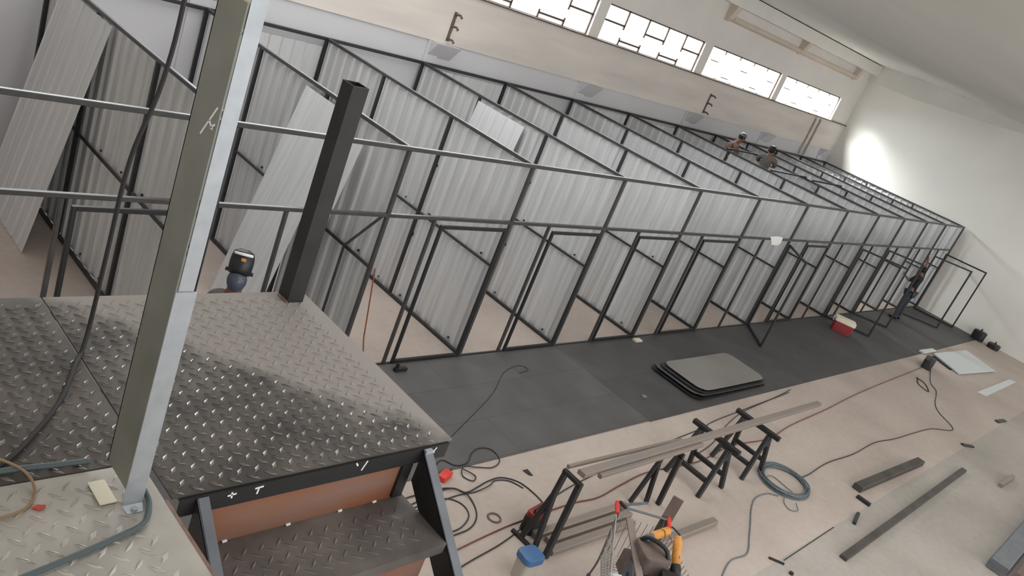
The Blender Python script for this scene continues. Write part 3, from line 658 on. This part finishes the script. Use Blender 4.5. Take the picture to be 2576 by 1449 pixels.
tag(MB().tube([(3.45, -5.08, 0.001), (3.45, -5.08, 0.03)], 0.03, 6).build('nut', M_black), 'dark hexagonal nut on the floor at the bottom edge', 'nut')
b = MB(); b.prism([(1.18, -2.40), (1.27, -2.40), (1.25, -2.52), (1.20, -2.50)], 'z', 0.002, 0.008); tag(b.build('metal_chip', M_black), 'dark triangular metal chip on the floor left of the near stand', 'chip')
b = MB(); b.tube([(0.19 + 0.075 * math.cos(a), -2.93 + 0.07 * math.sin(a), 0.006) for a in [2 * math.pi * q / 24 for q in range(24)]], 0.012, 6, closed=True); tag(b.build('rubber_ring', M_brown), 'small brown ring on the floor beside the stair', 'ring')
on_floor('wood_block', 'pale small block on the dark plating below the third leaf', (6.52, -0.15), (6.70, -0.16), 0.10, 0.04, M_mould, 'block', z=0.012)
on_floor('offcut', 'tiny pale scrap on the dark plating left of the sheet stack', (4.83, -1.60), (4.90, -1.63), 0.06, 0.03, M_beigeplank, 'offcut', z=0.012)
# red clamp by the stair
t = thing('power_socket', 'red extension socket with cable on the floor by the stair', 'socket', (0.06, -2.20, 0.002), math.radians(20))
b = MB(); rounded_box(b, 0, 0, 0, 0.06, 0.20, 0.10, 0.02); b.build('body', M_red, t)
MB().tube([(0.1, 0, 0.03), (0.16, 0.01, 0.03)], 0.014, 8).build('plug', M_cable, t)

# cables on the floor
zf = 0.008
cable('red cable running along the floor under the beam to the far end', [(-0.9, -3.2, zf), (-0.56, -3.16, zf), (0.08, -3.10, zf), (0.53, -3.08, zf), (1.37, -3.08, zf), (1.84, -3.12, zf), (2.43, -3.05, zf), (3.13, -3.0, zf), (4.28, -3.10, zf), (5.4, -3.02, zf), (6.49, -3.12, zf), (7.63, -3.01, zf), (9.43, -2.92, zf), (11.74, -2.77, zf), (16.4, -2.60, zf)], 0.008, M_cabler)
cable('black cable lying between the dark plating and the trestles', [(0.9, -2.98, zf), (1.5, -2.86, zf), (2.23, -2.77, zf), (2.7, -2.75, zf), (3.23, -2.70, zf), (4.3, -2.60, zf), (5.2, -2.54, zf), (5.82, -2.46, zf), (7.2, -2.38, zf), (8.35, -2.31, zf), (9.2, -2.22, zf)], 0.007, M_cable)
cable('thin dark cable meeting the plating edge beyond the trestles', [(4.4, -2.98, zf), (5.1, -2.86, zf), (6.0, -2.60, zf), (7.0, -2.42, zf), (9.0, -2.28, zf)], 0.006, M_cable)
cable('black cable in an arc from the stair to the near stand', [(-0.9, -2.5, zf), (-0.05, -2.37, zf), (0.14, -2.49, zf), (0.36, -2.46, zf), (0.56, -2.42, zf), (0.78, -2.42, zf), (0.95, -2.55, zf), (1.0, -2.76, zf), (0.98, -2.97, zf), (0.88, -3.12, zf)], 0.008, M_cable)
cable('second black cable of the arc from the stair, ending in a plug', [(-0.8, -2.56, zf), (-0.05, -2.50, zf), (0.25, -2.52, zf), (0.50, -2.50, 0.022), (0.66, -2.44, zf), (0.84, -2.50, zf), (0.93, -2.66, zf)], 0.007, M_cable)
cable('dark cable looping over the edge of the plating by the stair', [(0.05, -2.02, 0.022), (0.22, -1.95, 0.022), (0.33, -2.08, 0.022), (0.52, -2.08, 0.022), (0.72, -1.94, 0.022), (0.90, -1.90, 0.022), (1.03, -1.98, 0.022), (1.0, -2.16, 0.012), (0.80, -2.24, 0.012), (0.6, -2.18, 0.012), (0.40, -2.14, 0.03), (0.3, -2.25, 0.012), (0.36, -2.36, 0.012), (0.46, -2.30, 0.012), (0.36, -2.17, 0.035)], 0.0065, M_cable)
cable('dark cable in a wide bend on the floor right beside the stair', [(-0.7, -2.35, zf), (-0.1, -2.36, 0.02), (0.1, -2.50, 0.026), (0.10, -2.68, zf), (-0.02, -2.86, zf), (-0.24, -2.97, zf), (-0.6, -2.98, zf)], 0.008, M_cable)
cable('inner dark cable bend beside the stair', [(-0.8, -2.52, zf), (-0.25, -2.48, zf), (-0.05, -2.60, zf), (-0.08, -2.80, zf), (-0.35, -2.93, zf), (-0.7, -2.90, zf)], 0.007, M_cable)
cable('black cable running to the near stand from the stair foot', [(-1.0, -3.42, zf), (-0.55, -3.34, zf), (-0.1, -3.28, zf), (0.2, -3.22, zf), (0.38, -3.18, 0.03)], 0.008, M_cable)
cable('long thin cable wandering from the hose coil to the far wall', [(5.92, -3.98, 0.02), (6.3, -3.99, zf), (7.15, -3.94, zf), (8.2, -3.99, zf), (9.33, -3.96, zf), (10.2, -4.06, zf), (11.2, -4.12, zf), (12.1, -4.20, zf), (12.93, -4.43, zf), (13.5, -3.95, zf), (14.0, -3.70, zf), (15.04, -3.41, zf), (15.5, -3.12, zf), (16.7, -2.75, zf)], 0.008, M_cable)
cable('grey cable leaving the hose coil towards the bottom edge', [(4.98, -4.10, 0.02), (4.83, -3.99, zf), (4.5, -3.98, zf), (4.17, -4.09, zf), (3.8, -4.28, zf), (3.52, -4.42, zf), (3.13, -4.60, zf), (2.75, -4.58, zf), (2.33, -4.70, zf), (1.9, -4.9, zf)], 0.009, M_coil)
cable('short dark cable loop on the floor near the white panel', [(15.2, -2.85, zf), (15.1, -3.1, zf), (14.6, -3.35, zf), (14.75, -3.05, zf), (15.2, -2.88, 0.02)], 0.012, M_cable)
cable('thin wire curling on the dark plating by the nearest doorway', [(0.25, -1.8, 0.017), (1.2, -1.35, 0.017), (2.0, -0.95, 0.017), (2.6, -0.55, 0.017), (3.05, -0.42, 0.017), (3.15, -0.55, 0.017), (2.9, -0.6, 0.017)], 0.004, M_cable)

# red cooler with a white lid
t = thing('cooler', 'red cooler with a pale lid on the dark plating by the open leaf', 'cooler', (15.22, -0.72, 0.011), math.radians(-62))
b = MB(); rounded_box(b, 0, 0, 0, 0.26, 0.50, 0.32, 0.03, taper=0.06); b.build('body', M_dred, t)
b = MB(); rounded_box(b, 0, 0, 0.261, 0.36, 0.53, 0.35, 0.04); b.build('lid', M_cream, t)
MB().tube(smooth_path([(-0.27, 0, 0.2), (-0.30, 0, 0.3), (-0.29, 0, 0.34)]), 0.012, 8).build('handle', M_white, t)
# white panels and bags at the far end
b = MB(); b.prism([(18.45, -2.28), (21.1, -2.48), (20.5, -3.5), (17.8, -3.18)], 'z', 0.02, 0.05); tag(b.build('insulation_board', M_pvc), 'large white panel lying on the floor before the end wall', 'panel')
b = MB(); b.prism([(17.2, -3.86), (20.6, -3.90), (20.7, -4.06), (17.3, -4.06)], 'z', 0.002, 0.02); tag(b.build('light_streak', M_pvc), 'painted streak of reflected light on the floor beyond the white panel', 'strip')  # thin pale slab drawn for a streak of reflected light
on_floor('white_board', 'short white board on the edge of the dark plating by the white panel', (17.85, -2.11), (18.85, -2.16), 0.14, 0.05, M_pvc, 'board', z=0.013)
on_floor('steel_bar', 'black bar along the near edge of the white panel', (18.2, -2.36), (17.85, -2.95), 0.08, 0.04, M_leaf, 'bar')
def bag(name, label, loc, sx, sy, h, m, rz=0):
    t = thing(name, label, 'bag', loc, rz); b = MB(); rounded_box(b, 0, 0, 0, h, sx, sy, min(sx, sy) * 0.3, taper=0.05); b.build('body', m, t)
    MB().tube(smooth_path([(-sx * 0.25, 0, h - 0.01), (-sx * 0.15, 0, h + 0.07), (sx * 0.15, 0, h + 0.07), (sx * 0.25, 0, h - 0.01)]), 0.012, 6).build('handle', m, t)
bag('tool_bag', 'dark tool bag on the floor left of the white panel', (16.75, -2.62, 0.002), 0.65, 0.26, 0.24, M_black, math.radians(10))
bag('tool_bag', 'black bag on the floor against the end wall, nearer the plating', (23.75, -2.12, 0.013), 0.35, 0.40, 0.30, M_leaf)
bag('tool_bag', 'black bag against the end wall, farther from the plating', (23.72, -2.66, 0.002), 0.40, 0.36, 0.16, M_leaf)

# ------------------------------------------------------------------ shopping cart full of tools
u = Vector((0.753, -0.658, 0)); v = Vector((-0.658, -0.753, 0)); G = Vector((0.45, -4.01, 0))
cart = thing('shopping_cart', 'wire shopping cart full of tools at the bottom of the frame', 'cart', G, math.atan2(u.y, u.x))
def LP(a, b_, z): return (a, -b_, z)      # local: a along the handle, b away from it
Wc = 0.54
MB().tube([LP(-0.02, 0, 1.0), LP(Wc + 0.02, 0, 1.0)], 0.012, 8).build('handle_bar', M_grey, cart)
for a in (-0.01, Wc + 0.01): MB().tube([LP(a, -0.035, 1.02), LP(a, 0.0, 1.0), LP(a, 0.08, 0.965)], [0.022, 0.026, 0.022], 10).build('grip', M_red, cart)
b = MB(); LB = 0.95
def corner(a, bb, top):  # basket widens away from the handle, narrower below
    k = bb / LB; w = (Wc / 2) * (1 + 0.75 * k) * (1.0 if top else 0.86)
    return LP(Wc / 2 + a * w, 0.06 + bb * (1 if top else 0.93), (0.93 - 0.06 * k) if top else (0.46 + 0.06 * k))
r = 0.0034
for i in range(20):
    bb = LB * i / 19
    b.tube([corner(-1, bb, True), corner(-1, bb, False), corner(1, bb, False), corner(1, bb, True)], r, 4)
for f in (0.0, 0.22, 0.45, 0.7, 1.0):
    for a in (-1, 1):
        p0, p1 = Vector(corner(a, 0, False)), Vector(corner(a, LB, False)); q0, q1 = Vector(corner(a, 0, True)), Vector(corner(a, LB, True))
        b.tube([p0.lerp(q0, f), p1.lerp(q1, f)], r * 1.6 if f in (0.0, 1.0) else r, 4)
for i in range(9):
    a = -1 + 2 * i / 8
    b.tube([corner(a, LB, True), corner(a, LB, False), corner(a, 0, False)], r, 4); b.tube([corner(a, 0, False), corner(a, 0, True)], r, 4)
for f in (0.3, 0.65, 1.0): b.tube([Vector(corner(-1, LB, False)).lerp(Vector(corner(-1, LB, True)), f), Vector(corner(1, LB, False)).lerp(Vector(corner(1, LB, True)), f)], r * 1.5, 4)
b.build('basket', M_wire, cart)
for a in (0.03, Wc - 0.03):
    MB().tube(smooth_path([LP(a, 0.0, 1.0), LP(a, 0.05, 0.75), LP(a, 0.10, 0.40), LP(a, 0.06, 0.16)]), 0.011, 8).build('upright', M_grey, cart)
    MB().tube([LP(a, 0.06, 0.16), LP(a * 0.7 + Wc * 0.15, 0.85, 0.16)], 0.011, 8).build('chassis_tube', M_grey, cart)
for a, bb in ((0.03, 0.06), (Wc - 0.03, 0.06), (0.12, 0.85), (Wc - 0.12, 0.85)):
    MB().tube([LP(a - 0.012, bb, 0.06), LP(a + 0.012, bb, 0.06)], 0.06, 14).build('wheel', M_cable, cart)
    MB().bar(LP(a, bb, 0.10), LP(a, bb, 0.17), 0.034, 0.03).build('fork', M_grey, cart)
MB().tube([LP(Wc / 2 + 0.48, 1.02, 0.86), LP(Wc / 2 + 0.50, 1.05, 0.86)], 0.03, 8).build('bumper', M_leaf, cart)
Rz = math.atan2(u.y, u.x)
def inc(name, label, a, bb, z, cat, rz=0.0):
    return thing(name, label, cat, G + u * a + v * bb + Vector((0, 0, z)), Rz + rz)
# angle grinder lying across the basket: two orange housings, dark head, D handle
t = inc('angle_grinder', 'orange angle grinder lying on top of the tools in the cart', 0.44, 0.20, 0.965, 'grinder', math.radians(38))
b = MB(); b.tube([(-0.16, 0, 0), (-0.14, 0, 0), (-0.02, 0, 0), (0, 0, 0)], [0.034, 0.044, 0.044, 0.036], 14); b.build('motor_housing', M_orange, t)
b = MB(); b.tube([(0.012, 0, 0), (0.025, 0, 0), (0.10, 0, 0), (0.115, 0, 0)], [0.038, 0.045, 0.045, 0.036], 14); b.build('rear_housing', M_orange, t)
b = MB(); b.tube([(0.0, 0, 0), (0.012, 0, 0)], 0.035, 12); b.build('collar', M_leaf, t)
b = MB(); b.tube([(-0.26, 0, -0.01), (-0.22, 0, 0), (-0.16, 0, 0)], [0.03, 0.042, 0.035], 12); b.build('gear_head', M_grey, t)
b = MB(); b.tube(smooth_path([(0.115, 0.03, 0), (0.20, 0.04, 0), (0.215, 0.0, 0), (0.20, -0.09, 0)], 4), 0.008, 8); b.build('cable_guard', M_cable, t)
t = inc('rotary_hammer', 'orange and black rotary hammer standing at the right side of the cart', 0.60, 0.36, 0.725, 'drill', math.radians(0))
b = MB(); b.tube([(0.0, 0.14, 0.27), (0.0, 0.10, 0.24), (0, -0.04, 0.12), (0, -0.07, 0.10)], [0.03, 0.045, 0.045, 0.04], 14); b.build('housing', M_orange, t)
b = MB(); b.tube([(0, -0.07, 0.10), (0, -0.10, 0.075), (0, -0.18, 0.02), (0, -0.20, 0.0)], [0.045, 0.055, 0.052, 0.03], 14); b.build('motor_cap', M_leaf, t)
t = inc('power_saw', 'dark power saw lying in the middle of the cart', 0.33, 0.43, 0.735, 'saw', math.radians(10))
t.scale = (1.25, 1.25, 1.15)
b = MB(); rounded_box(b, 0, 0, 0.0, 0.17, 0.24, 0.26, 0.05, taper=0.1); b.build('body', M_brown, t)
b = MB(); b.tube(smooth_path([(-0.08, 0.09, 0.165), (-0.05, 0.06, 0.225), (0.05, -0.04, 0.225), (0.08, -0.09, 0.165)]), 0.018, 10); b.build('handle', M_leaf, t)
t = inc('cutting_disc', 'grey cutting disc standing by the white plastic in the cart', 0.02, 0.78, 0.70, 'disc')
b = MB(); b.tube([(-0.002, 0, 0.13), (0.002, 0, 0.13)], 0.12, 28); b.build('disc', M_grey, t)
MB().tube([(-0.004, 0, 0.13), (0.004, 0, 0.13)], 0.03, 14).build('centre_hub', M_leaf, t)
t = inc('wood_board', 'brown board standing upright by the cart handle', 0.50, 0.03, 0.66, 'board', math.radians(-25))
b = MB(); b.bar((0, 0.02, 0.02), (0.02, 0.10, 0.58), 0.11, 0.025, up=(0, 1, 0)); b.build('board', M_brown, t)
t = inc('metal_bar', 'pale flat bar lying along the left side of the cart', 0.14, 0.16, 0.0, 'bar')
b = MB(); b.bar((0.0, 0.10, 0.93), (0.06, -0.62, 0.74), 0.075, 0.02); b.build('flat_bar', M_beigeplank, t)
t = inc('tool_box', 'large dark tool box lying under the tools in the cart', 0.38, 0.50, 0.52, 'box', math.radians(4))
b = MB(); rounded_box(b, 0, 0, 0, 0.20, 0.46, 0.56, 0.03); b.build('body', M_brown, t)
MB().tube(smooth_path([(-0.12, 0.22, 0.20), (-0.10, 0.22, 0.205), (0.10, 0.22, 0.205), (0.12, 0.22, 0.20)]), 0.008, 6).build('handle', M_leaf, t)
t = inc('dark_case', 'small black case in the cart beside the saw', 0.46, 0.68, 0.735, 'case', math.radians(-8))
b = MB(); rounded_box(b, 0, 0, 0, 0.14, 0.17, 0.14, 0.025); b.build('body', M_leaf, t); MB().box((-0.03, -0.08, 0.08), (0.03, -0.0705, 0.10)).build('latch', M_grey, t)
t = inc('clamp', 'dark bar clamp lying over the cart handle', 0.10, -0.02, 1.02, 'clamp', math.radians(28))
MB().bar((-0.08, 0, 0.01), (0.26, 0.0, 0.01), 0.028, 0.016).build('bar', M_grey, t); MB().box((-0.09, -0.05, 0.002), (-0.06, 0.05, 0.022)).build('jaw', M_leaf, t)
b = MB(); random.seed(5); k = 9; vs = []
for j in range(k + 1):
    for i in range(k + 1): vs.append((-0.08 + 0.26 * i / k, -(0.62 + 0.34 * j / k), 0.66 + 0.04 * random.random()))
b.add(vs, [(j * (k + 1) + i, j * (k + 1) + i + 1, (j + 1) * (k + 1) + i + 1, (j + 1) * (k + 1) + i) for j in range(k) for i in range(k)])
o = b.build('plastic_bag', M_pvc); o.location = G; o.rotation_euler = (0, 0, Rz); tag(o, 'crumpled white plastic sheet at the wide end of the cart', 'plastic bag')

# ------------------------------------------------------------------ people
def skinned(name, pts, edges, radii, m, parent, root=0, sub=2):
    me = bpy.data.meshes.new(name); me.from_pydata(pts, edges, []); me.update(); me.materials.append(m)
    o = bpy.data.objects.new(name, me); COL.objects.link(o); o.parent = parent
    sk = o.modifiers.new('skin', 'SKIN'); sk.use_smooth_shade = True
    for i, r in enumerate(radii):
        me.skin_vertices[0].data[i].radius = r if isinstance(r, tuple) else (r, r); me.skin_vertices[0].data[i].use_root = (i == root)
    s = o.modifiers.new('sub', 'SUBSURF'); s.levels = sub; s.render_levels = sub
    return o
def ball(mb, c, rx, ry, rz, n=14, k=10):
    vs = []
    for j in range(k + 1):
        t = math.pi * j / k
        for i in range(n):
            a = 2 * math.pi * i / n; vs.append((c[0] + rx * math.sin(t) * math.cos(a), c[1] + ry * math.sin(t) * math.sin(a), c[2] + rz * math.cos(t)))
    mb.add(vs, [(j * n + i, j * n + (i + 1) % n, (j + 1) * n + (i + 1) % n, (j + 1) * n + i) for j in range(k) for i in range(n)]); mb.sm = True; return mb
def hand_edges(pts, edges, rad, wrist_i, d, side):
    """palm, four fingers and a thumb in direction d"""
    d = Vector(d).normalized(); s = Vector(side).normalized(); w = Vector(pts[wrist_i])
    pts.append(tuple(w + d * 0.07)); rad.append((0.026, 0.018)); edges.append((wrist_i, len(pts) - 1)); palm = len(pts) - 1
    curl = d.cross(s)
    for k, ln in zip((-1.5, -0.5, 0.5, 1.5), (0.062, 0.075, 0.078, 0.068)):
        b0 = w + d * 0.095 + s * (k * 0.019)
        pts.append(tuple(b0)); rad.append(0.0095); edges.append((palm, len(pts) - 1)); a = len(pts) - 1
        pts.append(tuple(b0 + d * ln * 0.55 + curl * 0.010)); rad.append(0.0085); edges.append((a, a + 1))
        pts.append(tuple(b0 + d * ln * 0.85 + curl * 0.035)); rad.append(0.0075); edges.append((a + 1, a + 2))
    b0 = w + d * 0.035 + s * 0.035; pts.append(tuple(b0)); rad.append(0.0105); edges.append((wrist_i, len(pts) - 1)); a = len(pts) - 1
    pts.append(tuple(b0 + d * 0.045 + s * 0.022)); rad.append(0.009); edges.append((a, a + 1))
def person(label, loc, rz, J, shirt, trousers, cap):
    """J: joints in metres, facing -y in the local frame; body, clothes, hair"""
    t = thing('person', label, 'person', loc, rz)
    names = ['pelvis', 'waist', 'chest', 'neck0', 'neck1', 'head0', 'head1', 'shL', 'elL', 'wrL', 'shR', 'elR', 'wrR', 'hipL', 'knL', 'anL', 'toeL', 'hipR', 'knR', 'anR', 'toeR']
    R = [(.13, .10), (.125, .095), (.155, .105), .07, .058, (.075, .085), (.07, .085), .065, .045, .030, .065, .045, .030, .088, .058, .042, .035, .088, .058, .042, .035]
    pts = [tuple(J[n]) for n in names]; ix = {n: i for i, n in enumerate(names)}
    E = [('pelvis', 'waist'), ('waist', 'chest'), ('chest', 'neck0'), ('neck0', 'neck1'), ('neck1', 'head0'), ('head0', 'head1'), ('neck0', 'shL'), ('shL', 'elL'), ('elL', 'wrL'), ('neck0', 'shR'), ('shR', 'elR'), ('elR', 'wrR'),
         ('pelvis', 'hipL'), ('hipL', 'knL'), ('knL', 'anL'), ('anL', 'toeL'), ('pelvis', 'hipR'), ('hipR', 'knR'), ('knR', 'anR'), ('anR', 'toeR')]
    E = [(ix[a], ix[c]) for a, c in E]; rad = list(R)
    for s in 'LR':
        dv = Vector(J['wr' + s]) - Vector(J['el' + s]); hand_edges(pts, E, rad, ix['wr' + s], dv, dv.cross(Vector((0, -1, 0.2))))
    skinned('body', pts, E, rad, M_skin, t)
    def part(nm, chain, m, extra, root=0):
        ks = [k for k in dict.fromkeys(sum(chain, ()))]; ii = {k: i for i, k in enumerate(ks)}
        rr = [(R[ix[k]][0] + extra, R[ix[k]][1] + extra) if isinstance(R[ix[k]], tuple) else R[ix[k]] + extra for k in ks]
        P = [tuple(J[k]) for k in ks]
        return skinned(nm, P, [(ii[a], ii[c]) for a, c in chain], rr, m, t, root)
    part('shirt', [('waist', 'chest'), ('chest', 'neck0'), ('neck0', 'shL'), ('shL', 'elL'), ('neck0', 'shR'), ('shR', 'elR'), ('waist', 'pelvis')], shirt, 0.016)
    part('trousers', [('pelvis', 'hipL'), ('hipL', 'knL'), ('knL', 'anL'), ('pelvis', 'hipR'), ('hipR', 'knR'), ('knR', 'anR')], trousers, 0.018)
    h = Vector(J['head0']).lerp(Vector(J['head1']), 0.55); f = Vector(J.get('face', (0, -1, 0))).normalized(); sd = f.cross(Vector((0, 0, 1))).normalized()
    b = MB(); ball(b, h - f * 0.02 + Vector((0, 0, 0.035)), 0.092, 0.102, 0.100); b.build('hair', M_hair, t)
    for e in (-1, 1): b = MB(); ball(b, h + f * 0.088 + sd * (e * 0.033), 0.012, 0.012, 0.009, 8, 6); b.build('eye', M_white, t)
    b = MB(); ball(b, h + f * 0.100 - Vector((0, 0, 0.035)), 0.014, 0.02, 0.022, 8, 6); b.build('nose', M_skin, t)
    b = MB(); ball(b, h + f * 0.090 - Vector((0, 0, 0.075)), 0.025, 0.012, 0.007, 8, 6); b.build('mouth', M_tan, t)
    for e in (-1, 1): b = MB(); ball(b, h + sd * (e * 0.090) - f * 0.01, 0.014, 0.018, 0.030, 8, 6); b.build('ear', M_skin, t)
    for s in 'LR':
        a, to = Vector(J['an' + s]), Vector(J['toe' + s]); b = MB(); d = (to - a); d.z = 0; d = d.normalized()
        b.tube([a + Vector((0, 0, -0.02)) - d * 0.05, a - d * 0.03 + Vector((0, 0, -0.035)), to + Vector((0, 0, -0.005)), to + d * 0.07 + Vector((0, 0, -0.012))], [0.045, 0.05, 0.045, 0.022], 10); b.build('shoe', M_leaf, t)
    if cap:
        b = MB(); ball(b, h + Vector((0, 0, 0.075)) - f * 0.01, 0.098, 0.106, 0.075); c = b.build('cap', M_grey if cap == 'grey' else M_hair, t)
        b = MB(); b.prism([(-0.08, 0.0), (0.08, 0.0), (0.065, -0.07), (-0.065, -0.07)], 'z', -0.004, 0.004); pk = b.build('peak', M_helm, c)
        pk.location = h + f * 0.085 + Vector((0, 0, 0.055)); pk.rotation_euler = (0, 0, math.atan2(f.y, f.x) + math.pi / 2)
        b = MB(); ball(b, h + Vector((0, 0, 0.125)) - f * 0.01, 0.06, 0.065, 0.03); b.build('cap_highlight', M_white, c)  # white cap top paints in the highlight
    return t
def standing(hgt=1.75):
    k = hgt / 1.75
    J = dict(pelvis=(0, 0, .95), waist=(0, 0, 1.10), chest=(0, 0, 1.30), neck0=(0, .01, 1.45), neck1=(0, 0, 1.52), head0=(0, -.01, 1.58), head1=(0, -.015, 1.68),
             shL=(.19, .01, 1.42), elL=(.25, .03, 1.14), wrL=(.27, -.06, .90), shR=(-.19, .01, 1.42), elR=(-.25, .03, 1.14), wrR=(-.27, -.06, .90),
             hipL=(.095, 0, .90), knL=(.11, -.02, .50), anL=(.12, .02, .10), toeL=(.13, -.12, .055), hipR=(-.095, 0, .90), knR=(-.11, -.02, .50), anR=(-.12, .02, .10), toeR=(-.13, -.12, .055))
    return {n: Vector(p) * k for n, p in J.items()}
# worker in front of the far bays: back to the camera, one arm up to the rail
J = standing(1.76)
J['shR'] = Vector((-.19, -.03, 1.44)); J['elR'] = Vector((-.34, -.16, 1.72)); J['wrR'] = Vector((-.46, -.28, 1.98))
J['elL'] = Vector((.26, -.10, 1.24)); J['wrL'] = Vector((.12, -.36, 1.30))
for n in ('head0', 'head1'): J[n] += Vector((0.02, -0.02, 0))
person('person in dark shirt and jeans reaching up to the rail at the far doorways', (20.15, -0.52, 0.010), math.radians(170), J, M_dshirt, M_jean, None)
# welder standing on the floor beyond the landing, helmet tipped up
J = standing(1.66)
t = person('person in grey with a black welding helmet tipped up, just beyond the landing', (-2.02, -0.49, 0.013), math.radians(-34), J, M_gshirt, M_jean, None)
for c in list(t.children):
    if c.name.split('.')[0] in ('hair', 'eye', 'nose', 'mouth', 'ear'): bpy.data.objects.remove(c)   # face and hair are covered by the hood
b = MB(); ball(b, (0, -0.01, 1.575), 0.096, 0.112, 0.12); b.build('hood', M_lens, t)
b = MB(); n = 15; vs = []
prof = [(0.00, 0.118, 0.115), (0.05, 0.130, 0.140), (0.12, 0.134, 0.150), (0.19, 0.130, 0.140), (0.25, 0.110, 0.105), (0.28, 0.05, 0.05)]
for z, rx, ry in prof:
    for k in range(n): q = math.radians(-15 + 210 * k / (n - 1)); vs.append((rx * math.cos(q), -ry * math.sin(q), z))
b.add(vs, [(j * n + i, j * n + i + 1, (j + 1) * n + i + 1, (j + 1) * n + i) for j in range(len(prof) - 1) for i in range(n - 1)]); b.sm = True
hm = b.build('welding_helmet', M_helm, t); so = hm.modifiers.new('thick', 'SOLIDIFY'); so.thickness = 0.006
hm.scale = (0.86, 0.86, 0.9); hm.location = (0, 0.02, 1.63); hm.rotation_euler = (math.radians(-22), 0, 0)
MB().tube([(0.124 * math.cos(q), -0.138 * math.sin(q), 0.225) for q in [math.radians(v) for v in range(40, 145, 9)]], 0.017, 6).build('white_band', M_white, hm)
MB().box((-0.01, -0.150, 0.150), (0.04, -0.144, 0.185)).build('sticker', M_orange, hm)
for sx in (-1, 1): MB().tube([(sx * 0.12, 0.02, 0.03), (sx * 0.155, 0.02, 0.03)], 0.024, 10).build('knob', M_helm, hm)

# two workers behind the partitions, standing on a trestle platform
ZW = 1.78
J = standing(1.72)
for n, (dy, dz) in dict(waist=(-.03, 0), chest=(-.14, -.03), neck0=(-.26, -.08), neck1=(-.30, -.05), head0=(-.34, -.04), head1=(-.38, -.03), shL=(-.25, -.09), shR=(-.25, -.09), elL=(-.36, -.05), elR=(-.36, -.05), wrL=(-.52, .06), wrR=(-.52, .06)).items(): J[n] += Vector((0, dy, dz))
person('person in tan shirt and grey cap bending over the rails behind the partitions', (14.22, 4.05, ZW + 0.001), math.radians(55), J, M_tan, M_jean, 'grey')
J = standing(1.70)
for n in ('shL', 'elL', 'wrL'): J[n] += Vector((.03, 0, 0))
for n in ('shR', 'elR', 'wrR'): J[n] += Vector((-.03, 0, 0))
J['elL'] = Vector((.24, -.16, 1.22)); J['wrL'] = Vector((.14, -.38, 1.20)); J['elR'] = Vector((-.24, -.16, 1.22)); J['wrR'] = Vector((-.14, -.38, 1.20))
person('person in grey shirt and dark cap seen from behind above the partitions', (14.62, 2.95, ZW + 0.001), math.radians(112), J, M_gshirt, M_jean, 'dark')
t = thing('work_platform', 'plank platform on trestle legs that the two workers stand on', 'platform', (14.55, 3.5, 0))
MB().box((-0.65, -1.1, ZW - 0.05), (0.65, 1.1, ZW)).build('deck', M_wood, t)
for sx in (-1, 1):
    for sy in (-1, 1): MB().bar((sx * 0.55, sy * 1.0, 0.002), (sx * 0.55, sy * 1.0, ZW - 0.051), 0.06, 0.06).build('leg', M_black, t)
